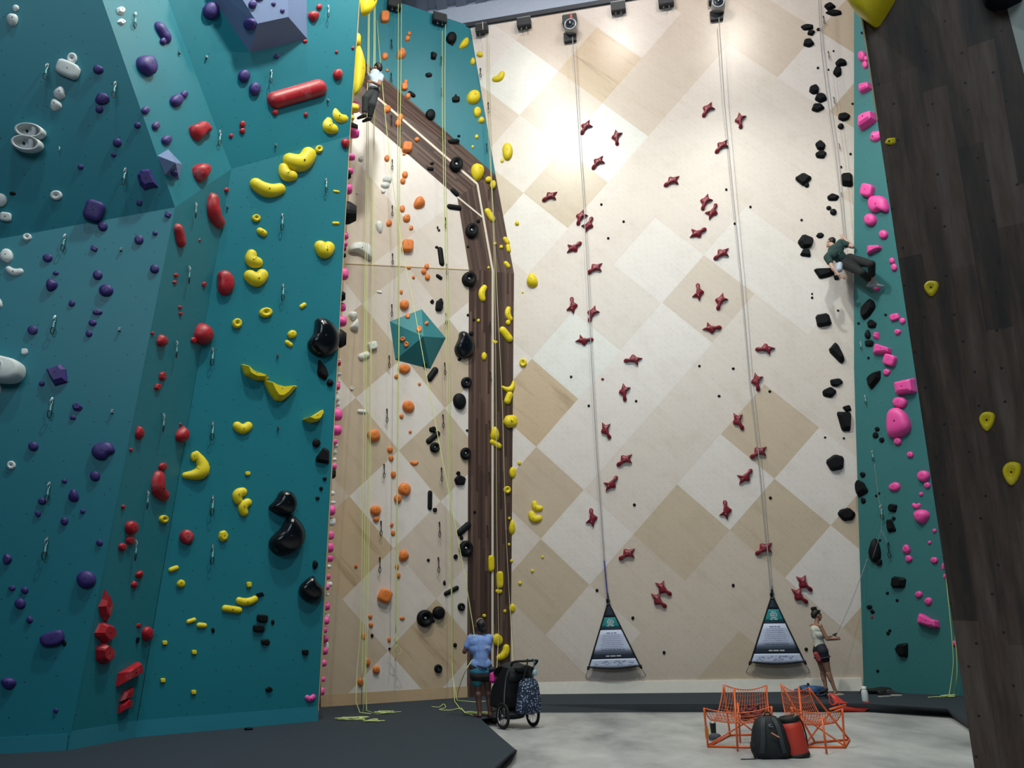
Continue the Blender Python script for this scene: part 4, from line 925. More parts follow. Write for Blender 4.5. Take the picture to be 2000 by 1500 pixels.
# ------------------------------------------------------------------ quickdraws
RAILM = simple('grey_bracket_steel', s2l((120, 124, 130)), 0.4, 0.7)
def carabiner(bm, z0, z1, w, r, y=0.0, tw=0.0):
    pts = []
    for k in range(16):
        a = 2*pi*k/16; x = w/2*cos(a)*(1 if sin(a) > 0 else .8); z = (z0+z1)/2+(z1-z0)/2*(abs(sin(a))**.8)*(1 if sin(a) > 0 else -1)
        pts.append((x*cos(tw), y+x*sin(tw), z))
    add_tube(bm, pts, r, 6, True)
SLING = simple('pale_cyan_webbing', s2l((150, 200, 200)), 0.7); CHAINM = simple('dark_chain_steel', s2l((48, 50, 52)), 0.35, 0.8)
DSL = simple('dark_webbing', s2l((24, 26, 30)), 0.8)
def draw_proto(kind):
    root = empty('quickdraw')
    st = SILVER if kind == 'sling' else CHAINM
    bm = bmesh.new(); add_box(bm, (0, -.006, -.015), (.035, .006, .055)); bmesh.ops.bevel(bm, geom=bm.edges[:], offset=.004, segments=1, affect='EDGES')
    add_tube(bm, [(0, 0, 0), (0, -.02, 0)], .011, 8); bm_obj('hanger', bm, st, root)
    bm = bmesh.new(); carabiner(bm, -.115, -.022, .052, .0065, -.028, .9); bm_obj('upper_carabiner', bm, st, root, True)
    if kind == 'sling':
        bm = bmesh.new(); add_box(bm, (0, -.03, -.165), (.024, .007, .13)); bmesh.ops.bevel(bm, geom=bm.edges[:], offset=.003, segments=1, affect='EDGES'); bm_obj('sling', bm, SLING, root)
    else:
        bm = bmesh.new()
        for i in range(4): carabiner(bm, -.15-.028*i, -.105-.028*i, .022, .004, -.03, 1.57*(i % 2))
        bm_obj('chain', bm, st, root, True)
    bm = bmesh.new(); carabiner(bm, -.335, -.212, .066, .008, -.032, .35); bm_obj('lower_carabiner', bm, CHAINM if kind == 'sling' else st, root, True)
    return root
DP = {}
DRAWS = []
def draw(x, y, h, sec, kind):
    pl = PLANES[sec]; X = pl.hit(x, y-h*.46, 0.02); pxm = FPX/((X-CO).dot(CF)); s = h/pxm/.345
    if kind not in DP:
        o = DP[kind] = draw_proto(kind)
    else:
        src = DP[kind]; o = src.copy(); link(o)
        for ch in src.children:
            c = ch.copy(); link(c); c.parent = o
    o.location = X; o.rotation_euler = (0, 0, math.atan2(pl.n.x, -pl.n.y)); o.scale = (s, s, s)
    o['category'] = 'quickdraw'; DRAWS.append((o, sec, x, y))
for sec, kind, txt in (('T1', 'sling', "93 143 38; 226 178 38; 245 347 38; 116.6 293 14"), ('T2a', 'sling', "264.5 43 38"), ('T4', 'sling', "382 412 34; 369 538 38; 344.5 683 36; 319 826 38; 288 976 36; 265 1074 40"),
                       ('T5', 'sling', "127.5 476 38; 108 636 40; 102.5 797 42; 97 961 40; 92.5 1071 44"), ('T2', 'sling', "430 272 36; 530 152 32; 641.5 25 30"),
                       ('T3', 'sling', "637 364 32; 551.5 435 38; 553 572 36; 416 697 38; 416 842 38; 416 987 40; 416 1082 38"),
                       (sec_mid, 'chain', "764.6 88 22; 764 153 22; 862 121 22; 863 182 22; 764.4 236 24; 865 262 28; 766 323 24; 766 413 24; 870 437 24; 766.6 507 24; 872.6 527 24; 954 380 20; 765 607 26; 871 624 26; 760 707 26; 868.4 721 26; 755.6 812 28; 865 823 28; 957 638 20; 958 736 20; 955.6 831 20; 750 920 28; 862 927 28; 744 1032 30; 858 1034 30; 741.6 1103 30; 856 1103 30; 955 932 20; 951.6 1038 24"),
                       (sec_mid, 'chain', "938.6 144 22; 954 212 24; 950 290 20"), ('W', 'chain', "1608 41 20; 1617.4 109 18; 1628 197 16; 1638.6 287 14; 1643 381 10"),
                       ('RL', 'sling', "1690 781 20; 1704 890 22; 1721 1000 30"), ('RU', 'sling', "1681 675 18")):
    for it in txt.split(';'):
        x, y, h = map(float, it.split()); draw(x, y, h, sec(x, y) if callable(sec) else sec, kind)
# bolt hangers with nothing clipped in
HB = None; HANG = []
for sec, txt in (('T2a', "349 103"), ('T2', "403 112; 640 196; 538 284"), ('T5', "237 487; 234 643; 219.6 803"), ('T3', "444 404; 542 694; 543 835")):
    for it in txt.split(';'):
        x, y = map(float, it.split()); pl = PLANES[sec]
        if HB is None:
            bm = bmesh.new(); add_box(bm, (0, -.012, .0), (.032, .01, .05)); add_box(bm, (0, -.03, -.028), (.032, .036, .008)); add_tube(bm, [(0, 0, .008), (0, -.03, .008)], .012, 8)
            o = bm_obj('bolt_hanger', bm, RAILM); HB = o.data
        else: o = bpy.data.objects.new('bolt_hanger', HB); link(o)
        o.location = pl.hit(x, y); o.rotation_euler = (0, 0, math.atan2(pl.n.x, -pl.n.y)); o['category'] = 'bolt hanger'; HANG.append((o, sec, x, y))
# ------------------------------------------------------------------ anchors and auto belays at the wall heads
BOXM = simple('charcoal_steel_box', s2l((40, 44, 50)), 0.5, 0.3); RAILM = simple('grey_bracket_steel', s2l((120, 124, 130)), 0.4, 0.7)
def wall_frame(pl, x, y, off=0): 
    M = pl.M.to_4x4(); M.translation = pl.hit(x, y, off); return M
def root_at(name, M):
    e = bpy.data.objects.new(name, None); link(e); e.empty_display_size = .1; e.matrix_world = M; return e
def anchor(sec, x, y, w, h, label, pulley=False):
    pl = PLANES[sec]; r = root_at('rope_anchor', wall_frame(pl, x, y)); pxm = FPX/((r.matrix_world.translation-CO).dot(CF)); W_, H_ = w/pxm, h/pxm
    box_obj('housing', (0, 0, .10), (W_, H_*.72, .2), BOXM, r, .015)
    bm = bmesh.new(); add_box(bm, (0, H_*.5, .12), (W_, .025, .03)); add_box(bm, (-W_*.46, H_*.44, .12), (.02, H_*.2, .03)); add_box(bm, (W_*.46, H_*.44, .12), (.02, H_*.2, .03)); bm_obj('bracket', bm, RAILM, r)
    for s in ((-.18, .18) if not pulley else (-.12,)):
        tube_obj('hook', [(s*W_/.5*.5, -H_*.34, .14), (s*W_/.5*.5, -H_*.5, .15), (s*W_/.5*.5-.02, -H_*.62, .16), (s*W_/.5*.5+.02, -H_*.62, .17)], .012, RAILM, r)
    if pulley:
        box_obj('side_box', (W_*.45, 0, .1), (W_*.3, H_*.6, .16), BOXM, r, .01); tube_obj('cable', [(W_*.22, H_*.4, .22), (W_*.22, -H_*.3, .22)], .012, WHITEW, r)
    tag(r, label, 'rope anchor', 'rope anchors along the wall heads'); return r
anchor('U', 768, 14, 26, 28, 'dark anchor box at the head of the teal middle wall, left one of two')
anchor('U', 856, 42, 27, 26, 'dark anchor box at the head of the teal middle wall, right one of two')
anchor('W', 942, 62, 22, 24, 'leftmost dark anchor box at the top of the tall plywood wall', True)
anchor('W', 1025, 50, 27, 24, 'dark anchor box between the leftmost box and the left auto belay')
anchor('W', 1208, 20, 28, 26, 'dark anchor box just right of the left auto belay device')
anchor('W', 1301, 8, 29, 26, 'dark anchor box just left of the right auto belay device')
REDW = simple('red_safety_webbing', s2l((220, 90, 80)), 0.6); BELT = simple('grey_belay_webbing', s2l((150, 152, 158)), 0.7); BLUEB = simple('blue_belay_webbing', s2l((60, 64, 150)), 0.7)
def auto_belay(x, y, path, blue_from, label, red):
    r = root_at('auto_belay', wall_frame(PW, x, y)); Mi = r.matrix_world.inverted(); pxm = FPX/((r.matrix_world.translation-CO).dot(CF))
    k = 1/pxm
    box_obj('mount_box', (-2*k, 20*k, .1), (28*k, 18*k, .2), BOXM, r, .012)
    box_obj('lower_plate', (-4*k, -14*k, .05), (24*k, 20*k, .1), BOXM, r, .012)
    box_obj('bracket', (-2*k, 31*k, .14), (26*k, 2*k, .04), RAILM, r)
    if red: box_obj('safety_strap', (2*k, 18*k, .215), (4*k, 16*k, .02), REDW, r)
    hm = simple('silver_drum_housing', s2l((170, 174, 180)), 0.35, 0.5)
    lathe_obj('drum_housing', [(13*k*.9, .08), (13*k, .12), (13*k, .3), (12*k, .345), (9.4*k, .35), (9.2*k, .33)], hm, r, 28)
    lathe_obj('drum_cover', [(9.2*k, .30), (9.2*k, .345), (7*k, .36), (2.6*k, .365), (2.4*k, .38), (.001, .38)], simple('navy_drum_cover', s2l((40, 50, 66)), .35), r, 24)
    box_obj('cover_mark', (0, 1.5*k, .382), (1.6*k, 5*k, .006), WHITEW, r)
    P = [Mi @ PW.hit(px_, py_, .25-.17*min(1, (py_-y)/1150)) for px_, py_ in path]
    def belt(name, Q, m, w):
        bm = bmesh.new()
        for a, b in zip(Q, Q[1:]):
            d = b-a; d_ = d.normalized(); s = d_.cross(Vector((0, 0, 1))).normalized()
            M = Matrix((s, d_, s.cross(d_))).transposed().to_4x4(); M.translation = (a+b)/2; add_box(bm, (0, 0, 0), (w, d.length*1.003, .006), M)
        bm_obj(name, bm, m, r)
    i = blue_from
    belt('webbing', P[:i+1], BELT, .020); belt('webbing_tail', P[i:], BLUEB if red else BELT, .028)
    bm = bmesh.new(); 
    e = P[-1]; carabiner(bm, -.12, .02, .07, .012); 
    for v in bm.verts: v.co = Vector((v.co.x, v.co.z, v.co.y))+e
    bm_obj('carabiner', bm, RAILM, r, True)
    tag(r, label, 'auto belay', 'auto belay devices'); return r
auto_belay(1117, 62, [(1118, 72), (1125, 170), (1133, 300), (1141, 415), (1149, 560), (1155, 700), (1165, 880), (1174, 1010), (1180, 1095), (1184, 1140), (1187, 1170)], 8, 'silver drum auto belay with red strap, grey webbing down the left lane', True)
auto_belay(1402, 20, [(1404, 34), (1415, 200), (1432, 380), (1448, 540), (1465, 740), (1479, 860), (1490, 980), (1500, 1085), (1504, 1130), (1507, 1158)], 8, 'silver drum auto belay with grey webbing down the right speed lane', False)
# ------------------------------------------------------------------ belay gate banners
NAVY = simple('banner_navy_cloth', s2l((20, 36, 56)), 0.7); BTEAL = simple('banner_teal_cloth', s2l((28, 128, 136)), 0.7); BWHITE = simple('banner_white_cloth', s2l((192, 202, 232)), 0.65)
BBLACK = simple('banner_black_edging', s2l((14, 16, 20)), 0.8); LETW = simple('banner_white_print', s2l((220, 228, 236)), 0.7); LETD = simple('banner_dark_print', s2l((40, 44, 66)), 0.7); LETG = simple('banner_grey_print', s2l((130, 136, 172)), 0.7); MOTT = simple('banner_blue_print', s2l((140, 152, 188)), 0.7)
def banner(apex, bl, br, bands, label, side):
    r = root_at('belay_gate', wall_frame(PW, (bl[0]+br[0])/2, bl[1])); Mi = r.matrix_world.inverted()
    rr = random.Random(side)
    def pt(t, s, off):
        """t 0 apex .. 1 foot; s 0 left .. 1 right"""
        x = apex[0]+(bl[0]-apex[0])*t + ((br[0]-bl[0])*t)*s; y = apex[1]+(bl[1]-apex[1])*t + (br[1]-bl[1])*t*s
        bulge = .10*t+.055*sin(pi*s)*sin(pi*min(1, t*1.02))**.8 + (.03*sin(pi*s)*t**6)
        return Mi @ PW.hit(x, y, .05+bulge+off)
    H = bl[1]-apex[1]
    def panel(name, y0, y1, m, sag=0):
        t0_, t1_ = (y0-apex[1])/H, (y1-apex[1])/H; V, F = [], []; nx, ny = 12, 4
        for j in range(ny+1):
            for i in range(nx+1):
                t = t0_+(t1_-t0_)*j/ny; s = i/nx
                if sag and j == ny: t += sag*sin(pi*s)
                V.append(pt(t, s, 0))
        for j in range(ny):
            for i in range(nx): a = j*(nx+1)+i; F.append((a, a+1, a+nx+2, a+nx+1))
        ob = mesh_obj(name, V, F, m, r, True); s = ob.modifiers.new('cloth', 'SOLIDIFY'); s.thickness = .004; s.offset = 0; return ob
    y0 = apex[1]+4
    b = bands
    panel('top_panel', y0, b[0], NAVY); tp = panel('teal_panel', b[0], b[1], BTEAL); panel('divider_stripe', b[1], b[2], NAVY)
    wp = panel('white_panel', b[2], b[3], BWHITE); np_ = panel('navy_stripe', b[3], b[4], NAVY); fp = panel('foot_panel', b[4], b[5], BWHITE, .03)
    def line(bm, y, s0, s1, th):
        t = (y-apex[1])/H; t2_ = (y+th-apex[1])/H; n = 3
        for i in range(n):
            a, c = s0+(s1-s0)*i/n, s0+(s1-s0)*(i+1)/n
            vs = [bm.verts.new(pt(tt, ss, .006)) for tt, ss in ((t, a), (t, c), (t2_, c), (t2_, a))]; bm.faces.new(vs)
    def words(bm, y, s0, s1, th, lens):
        tot = sum(lens)+len(lens)-1; s = s0
        for L in lens:
            w = (s1-s0)*L/tot
            k = max(1, int(L)); 
            for c in range(k): line(bm, y, s+w*c/k, s+w*(c+.72)/k, th)
            s += w+(s1-s0)/tot
    bm = bmesh.new(); hh = b[1]-b[0]
    for i, (a, c, L) in enumerate(((.34, .68, (6, 2)), (.26, .76, (5, 6, 3)), (.3, .72, (7, 3)), (.36, .66, (6,)), (.3, .7, (3, 4)))):
        words(bm, b[0]+hh*(.2+.15*i), a, c, hh*.085, L)
    bm_obj('lettering', bm, LETW, tp)
    bm = bmesh.new(); hh = b[3]-b[2]; words(bm, b[2]+hh*.11, .30, .72, hh*.035, (6, 3, 4)); bm_obj('heading_lettering', bm, LETD, wp)
    bm = bmesh.new()
    for i in range(9):
        y = b[2]+hh*(.2+.082*i); e = rr.uniform(0, .06)
        words(bm, y, .16+e-.004*i, .84-e*.6, hh*.017, [rr.randint(2, 8) for _ in range(6)])
    bm_obj('small_lettering', bm, LETG, wp)
    bm = bmesh.new(); words(bm, b[2]+hh*.84, .2, .82, hh*.03, (7, 5, 4, 6, 3)); bm_obj('warning_lettering', bm, LETD, wp)
    bm = bmesh.new(); hh = b[4]-b[3]; words(bm, b[3]+hh*.38, .33, .68, hh*.22, (4, 6, 5)); bm_obj('stripe_lettering', bm, LETW, np_)
    bm = bmesh.new(); hh = b[5]-b[4]
    for k in range(26):
        s = rr.uniform(.08, .9); line(bm, b[4]+hh*rr.uniform(.2, .8), s, s+rr.uniform(.02, .06), hh*rr.uniform(.06, .14))
    bm_obj('foot_print', bm, MOTT, fp)
    n = 10
    path = [pt(k/n, 0, .0) for k in range(0, n+1)]; bot = [pt(1+.03*sin(pi*k/n), k/n, .0) for k in range(1, n)]; back = [pt(1-k/n, 1, .0) for k in range(0, n+1)]
    tube_obj('edging', path+bot+back, .019, BBLACK, r, 6)
    c = pt(0, .5, 0)
    tube_obj('top_tab', [c, c+Vector((0, .1, .02)), c+Vector((0, .19, .0))], [.05, .028, .015], BBLACK, r, 6)
    for s, dx in ((0, -1), (1, 1)):
        c = pt(1, s, 0); tube_obj('corner_tab', [c, c+Vector((dx*.03, -.06, -.02))], [.04, .02], BBLACK, r, 6)
        f = c+Vector((dx*.10, -.22, 0)); f.z = 0.01; tube_obj('corner_cord', [c+Vector((dx*.03, -.06, -.02)), f], .008, BELT, r, 5)
    tag(r, label, 'banner', 'belay gate banners'); return r
banner((1188, 1176), (1150, 1303), (1250, 1300), [1206, 1226, 1231, 1277, 1288, 1303], 'triangular navy, teal and white warning banner under the left auto belay', 3)
banner((1508, 1162), (1466, 1293), (1571, 1292), [1190, 1213, 1218, 1265, 1277, 1293], 'triangular navy, teal and white warning banner beside the woman in white', 5)
# ------------------------------------------------------------------ ropes
ROPE = simple('lime_climbing_rope', s2l((206, 218, 142)), 0.75); ROPEP = simple('pale_climbing_rope', s2l((204, 200, 160)), 0.75); ROPEG = simple('grey_climbing_rope', s2l((146, 148, 156)), 0.75)
def hang(pts, sec, off):
    out = []
    for x, y in pts:
        s = PLANES[sec] if not callable(sec) else PLANES[sec(x, y)]
        out.append(s.hit(x, y, off))
    return smooth_path(out, 5)
def pile(cx, cy, n, rx, ry, seed, z=MZ+.012):
    """loose coils lying on the floor"""
    c = fl(cx, cy, z); r = random.Random(seed); pts = []
    for i in range(n):
        a = i*1.35+r.random()*.7; k = .25+.75*r.random()
        pts.append(c+Vector((rx*k*cos(a), ry*k*sin(a), .012*r.random()*3)))
    return smooth_path(pts, 5)
def rope(strands, m, label, r=.0075, group='climbing ropes'):
    """strands: list of point lists; the first is the rope seen most of"""
    bm = bmesh.new()
    for s in strands: add_tube(bm, s, r, 6)
    ob = bm_obj('climbing_rope', bm, m, None, True); tag(ob, label, 'rope', group); return ob
topz = at_y(724, -40, 16.4)
def free(pts): return smooth_path([at_y(x, y, D) for x, y, D in pts], 6)
rope([free([(720, -20, 16.3), (716, 300, 16.2), (712, 600, 16.2), (709, 900, 16.2), (705, 1200, 16.2), (698, 1300, 16.2), (695, 1370, 16.1)]) + [fl(703, 1392, MZ+.01), fl(724, 1394, MZ+.01)],
      free([(722, -20, 16.3), (719, 300, 16.25), (716, 600, 16.25), (714, 900, 16.25), (710, 1200, 16.2), (707, 1320, 16.2)])+[fl(706, 1384, MZ+.01)],
      pile(690, 1405, 26, .34, .10, 3)], ROPE, 'lime top rope left of the bundle by the tower, coiled loosely on the mat')
rope([free([(731, -20, 16.3), (729, 300, 16.3), (726, 600, 16.3), (723, 900, 16.3), (718, 1200, 16.3), (714, 1320, 16.3)])+[fl(716, 1388, MZ+.01), fl(737, 1395, MZ+.01), fl(757, 1392, MZ+.01), fl(783, 1390, MZ+.01)],
      free([(733, -20, 16.35), (731, 300, 16.35), (725, 600, 16.35), (720, 900, 16.35), (714, 1200, 16.35), (713, 1330, 16.3)])+[fl(709, 1392, MZ+.01)],
      pile(752, 1393, 14, .22, .05, 5), pile(722, 1409, 14, .26, .06, 8)], ROPE, 'lime top rope right of the bundle by the tower, tail on the mat')
rope([hang([(778, 8), (777.5, 150), (777, 300), (779, 600), (776, 900), (774, 1100), (773, 1235)], sec_mid, .3),
      hang([(784, 8), (783, 150), (781, 300), (780, 600), (777, 900), (775, 1100), (774, 1240), (771, 1290)], sec_mid, .3),
      smooth_path([PL.hit(x, y, .3+.02*(i % 2)) for i, (x, y) in enumerate([(773, 1240), (769, 1250), (777, 1258), (771, 1266), (779, 1278), (784, 1272), (779, 1262), (774, 1252), (776, 1244)])], 5)], ROPE, 'lime rope tied off in a knot in front of the orange holds')
rope([hang([(864, 60), (864, 200), (866, 330), (869, 480), (873, 680), (877, 880), (880, 1080), (882, 1200), (883, 1300)], sec_mid, .3) + [fl(888, 1370, MZ+.02), fl(900, 1386, MZ+.01)],
      hang([(870, 48), (869, 200), (870, 330), (873, 480), (877, 680), (880, 880), (882, 1080), (883, 1200), (884, 1320)], sec_mid, .28) + [fl(893, 1368, MZ+.02), fl(925, 1371, MZ+.01), fl(960, 1369, MZ+.01)],
      smooth_path([fl(x, y, MZ+.015) for x, y in ((843, 1380), (858, 1381), (866, 1375), (870, 1382), (858, 1386), (880, 1387), (898, 1384), (910, 1393), (925, 1397))], 5)], ROPE, 'lime rope hanging along the black holds to the mat behind the belayer')
HAND_B = at_y(927, 1246, 14.55)
rope([smooth_path([at_y(736, 40, 17.2), at_y(757, 270, 16.4), at_y(785, 480, 16.0), at_y(810, 608, 15.8), at_y(848, 815, 15.3), at_y(884, 1000, 14.9), at_y(905, 1110, 14.7), at_y(921, 1205, 14.6), HAND_B], 6),
      smooth_path([at_y(921, 1290, 14.6), at_y(905, 1320, 14.7), fl(893, 1362, MZ+.01), fl(905, 1388, MZ+.01), fl(922, 1396, MZ+.01)], 6),
      pile(930, 1394, 26, .28, .12, 13), pile(952, 1396, 10, .12, .06, 17)], ROPE, 'taut lime rope slanting down to the hands of the belayer in blue')
rope([hang([(949, 66), (950, 160), (954, 260), (959, 350), (964, 470), (967, 600), (969, 800), (970, 1000), (972, 1130), (974, 1240)], sec_mid, .22) + [at_y(970, 1310, 16.0), at_y(964, 1345, 15.6), fl(962, 1396, MZ+.01)]], ROPEP, 'pale rope hanging straight down the pale strip of the plank band', .0065)
rope([hang([(952, 66), (955, 200), (960, 340), (965, 440), (972, 600), (980, 760), (984, 900), (988, 1030), (995, 1170)], sec_mid, .25) + [at_y(1001, 1270, 17.5), at_y(1003, 1330, 16.6), fl(1000, 1380, MZ+.01)]], ROPEP, 'pale rope running down the plank band to behind the stroller', .0065)
CLH = at_y(1651, 486, 16.75)
rope([smooth_path([PW.hit(x, y, .35) for x, y in ((1598, -20), (1603, 80), (1612, 160), (1622, 230), (1632, 300), (1640, 370), (1646, 430))] + [at_y(1649, 463, 16.85), CLH], 5),
      smooth_path([PW.hit(x, y, .35) for x, y in ((1602, -20), (1608, 80), (1618, 160), (1628, 230), (1638, 300), (1646, 380), (1651, 440))] + [at_y(1654, 470, 16.85), CLH], 5)], ROPEG, 'grey double rope from which the climber in dark green hangs')
rope([smooth_path([at_y(1661, 520, 16.9), at_y(1664, 548, 17.0), at_y(1667, 573, 17.1), at_y(1669, 600, 17.2)], 4)], ROPEG, 'short end of grey rope hanging below the climber in dark green', .006)
HAND_W = at_y(1632, 1241, 17.5)
rope([smooth_path([at_y(1695, 1090, 17.7), at_y(1679, 1133, 17.65), at_y(1660, 1182, 17.6), at_y(1642, 1222, 17.55), HAND_W], 4)], ROPEG, 'grey rope slanting from the teal corner to the hands of the woman in white', .006)
def frr(pts): return [(PRl if y > 720 else PRu).hit(x, y, .25) for x, y in pts]
rope([smooth_path(frr([(1838, 1040), (1846, 1110), (1852, 1170), (1858, 1230), (1862, 1290), (1858, 1330)]) + [fl(1852, 1360, MZ+.01), fl(1838, 1361, MZ+.01)], 5),
      smooth_path(frr([(1842, 1060), (1856, 1170), (1864, 1230), (1869, 1290), (1868, 1330)]) + [fl(1862, 1358, MZ+.01), fl(1850, 1361, MZ+.01)], 5),
      pile(1852, 1361, 16, .2, .09, 23), smooth_path([fl(1840, 1361, MZ+.01), fl(1826, 1361, MZ+.01), fl(1813, 1362, MZ+.01)], 3)], ROPE, 'lime rope at the right end of the teal wall beside the dark wall')
rope([smooth_path(frr([(1708, 905), (1714, 960), (1721, 1000), (1721, 1035), (1717, 1050), (1704, 1090)]), 4), smooth_path(frr([(1721, 1035), (1727, 1047), (1734, 1062)]), 3)], ROPEG, 'thin grey cord clipped to the quickdraw on the right teal wall', .004)
ob = draw(1735, 1074, 30, 'RL', 'chain')
# ------------------------------------------------------------------ things on the floor
ORG = simple('orange_powder_coat', s2l((226, 100, 44)), 0.4); ORN = simple('orange_net_cord', s2l((214, 112, 72)), 0.7)
def chair(FL, FR, BL, BR, TFL, TFR, TBL, TBR, extra, label):
    c = (FL+FR+BL+BR)/4; r = empty('net_chair', (c.x, c.y, 0)); o = Vector((c.x, c.y, 0))
    for A, B in ((FL, TFL), (FR, TFR), (BL, TBL), (BR, TBR)):
        A = Vector((A.x, A.y, .014)); tube_obj('leg', smooth_path([A-o, A+(B-A)*.5-o, B-o], 3), .014, ORG, r, 8)
    for A, B in extra: tube_obj('leg', [A-o, B-o], .014, ORG, r, 8)
    z = Vector((0, 0, .016))
    for A, B in ((FL, FR), (BL, BR), (FL, BL), (FR, BR)): 
        A, B = Vector((A.x, A.y, 0))+z-o, Vector((B.x, B.y, 0))+z-o; tube_obj('floor_rail', [A, B], .014, ORG, r, 8)
    tube_obj('cross_brace', [Vector((FL.x, FL.y, .03))-o, (TBR+BR)/2-o], .011, ORG, r, 6); tube_obj('cross_brace', [Vector((FR.x, FR.y, .03))-o, (TBL+BL)/2-o], .011, ORG, r, 6)
    V, F = [], []; n = 18
    for j in range(n+1):
        for i in range(n+1):
            s, t = i/n, j/n
            L, R = TBL.lerp(TFL, t), TBR.lerp(TFR, t); P = L.lerp(R, s)
            P.z -= .30*(4*t*(1-t))**.9 + .07*(4*s*(1-s))*(.35+.65*abs(1-2*t))
            P.y += .10*(4*t*(1-t))*(1-t)
            V.append(P-o)
    for j in range(n):
        for i in range(n): a = j*(n+1)+i; F.append((a, a+1, a+n+2, a+n+1))
    ob = mesh_obj('net_seat', V, F, ORN, r); w = ob.modifiers.new('net', 'WIREFRAME'); w.thickness = .009; w.use_even_offset = False
    rim = [V[i] for i in range(n+1)] + [V[j*(n+1)+n] for j in range(1, n+1)] + [V[n*(n+1)+i] for i in range(n-1, -1, -1)] + [V[j*(n+1)] for j in range(n-1, 0, -1)]
    tube_obj('net_rim', rim, .008, ORG, r, 6, True)
    tag(r, label, 'chair', 'orange net lounge chairs'); return r
F_ = lambda x, y: fl(x, y, 0)
FL, FR, BL, BR = F_(1383, 1460), F_(1508, 1463), F_(1426, 1438), F_(1500, 1436)
chair(FL, FR, BL, BR, at_y(1375, 1383, FL.y-.02), at_y(1507, 1380, FR.y), at_y(1413, 1337, BL.y+.08), at_y(1497, 1338, BR.y+.08),
      [(F_(1441, 1468)+Vector((0, 0, .01)), at_y(1434, 1345, F_(1441, 1468).y+.25)), (F_(1446, 1452)+Vector((0, 0, .01)), at_y(1441, 1372, F_(1446, 1452).y+.1))], 'orange tube-framed net chair behind the black backpack')
FL2, FR2, BL2, BR2 = F_(1571, 1461), F_(1650, 1462), F_(1592, 1452), F_(1659, 1447)
chair(FL2, FR2, BL2, BR2, at_y(1545, 1381, FL2.y), at_y(1645, 1384, FR2.y), at_y(1525, 1336, BL2.y+.3), at_y(1579, 1343, BR2.y-.1),
      [(F_(1615, 1474)+Vector((0, 0, .01)), at_y(1605, 1398, F_(1615, 1474).y+.1)), (F_(1572, 1466)+Vector((0, 0, .01)), at_y(1560, 1342, F_(1572, 1466).y+.4)), (at_y(1620, 1386, FR2.y), at_y(1652, 1377, FR2.y+.1))], 'orange tube-framed net chair behind the red rope bag')
def blob(name, c, sx, sy, sz, m, parent=None, seed=0, amp=.12, sub=3, flatb=True):
    bm = bmesh.new(); bmesh.ops.create_icosphere(bm, subdivisions=sub, radius=1.0); r = random.Random(seed)
    ph = [r.uniform(0, 6) for _ in range(6)]
    for v in bm.verts:
        k = 1+amp*(sin(3*v.co.x+ph[0])*cos(2.6*v.co.y+ph[1])+.5*sin(5*v.co.z+ph[2]+3*v.co.x))
        v.co = Vector((v.co.x*sx*k, v.co.y*sy*k, v.co.z*sz*k))
        if flatb and v.co.z < -sz*.8: v.co.z = -sz*.8
        v.co += Vector(c)
    return bm_obj(name, bm, m, parent, True)
# backpack
PACK = simple('black_pack_nylon', s2l((20, 24, 30)), 0.7, 0, .3, 90); PACK2 = simple('charcoal_pack_strap', s2l((44, 50, 58)), 0.7); PEACH = simple('peach_zip_pull', s2l((222, 150, 120)), 0.6); LOGO = simple('pale_grey_print', s2l((150, 160, 170)), 0.6)
b_ = F_(1507, 1480); r = empty('backpack', b_, radians(-6))
secs = [(.0, .20, .13), (.06, .225, .15), (.18, .222, .15), (.32, .195, .125), (.41, .155, .095), (.465, .10, .06), (.48, .05, .03)]
bm = bmesh.new(); rings = []
for z, a, d in secs:
    rings.append([bm.verts.new((a*(abs(cos(t))**.7)*(1 if cos(t) > 0 else -1), .02*z+d*(abs(sin(t))**.7)*(1 if sin(t) > 0 else -1), z)) for t in [2*pi*k/24 for k in range(24)]])
for A, B in zip(rings, rings[1:]):
    for k in range(24): bm.faces.new((A[k], A[(k+1) % 24], B[(k+1) % 24], B[k]))
bm.faces.new(rings[0][::-1]); bm.faces.new(rings[-1]); bm_obj('body', bm, PACK, r, True)
for s in (-1, 1):
    P = smooth_path([(s*.055, -.055, .45), (s*.085, -.12, .37), (s*.10, -.15, .27), (s*.115, -.163, .16), (s*.13, -.155, .07)], 4)
    bm = bmesh.new()
    for a, b in zip(P, P[1:]):
        d = (b-a); d_ = d.normalized(); sx = Vector((1, 0, 0)); sy = d_.cross(sx).normalized(); sx = sy.cross(d_)
        M = Matrix((sx, d_, sy)).transposed().to_4x4(); M.translation = (a+b)/2; add_box(bm, (0, 0, 0), (.05, d.length*1.05, .018), M)
    bm_obj('shoulder_strap', bm, PACK2, r)
tube_obj('grab_loop', smooth_path([(-.04, -.03, .47), (-.02, -.03, .51), (.02, -.03, .51), (.04, -.03, .47)], 4), .009, PACK, r)
o = box_obj('reflective_tab', (0, 0, 0), (.10, .012, .016), PEACH, r); o.rotation_euler = (0, .55, 0); o.location = (.045, -.158, .27)
bm = bmesh.new()
for x, z, w in ((.0, .385, .035), (-.008, .372, .018), (.012, .36, .045)): add_box(bm, (x, -.112-(0.385-z)*.3, z), (w, .006, .006))
bm_obj('printed_mark', bm, LOGO, r)
tube_obj('loose_strap', smooth_path([(-.15, -.08, .03), (-.2, -.12, .008), (-.28, -.13, .006), (-.38, -.13, .006)], 4), .006, PACK, r)
for s in (-1, 1): blob('side_pocket', (s*.19, 0, .12), .05, .10, .10, PACK, r, 4, .05, 2)
tag(r, 'black backpack with charcoal straps and a peach tab on the concrete floor', 'backpack')
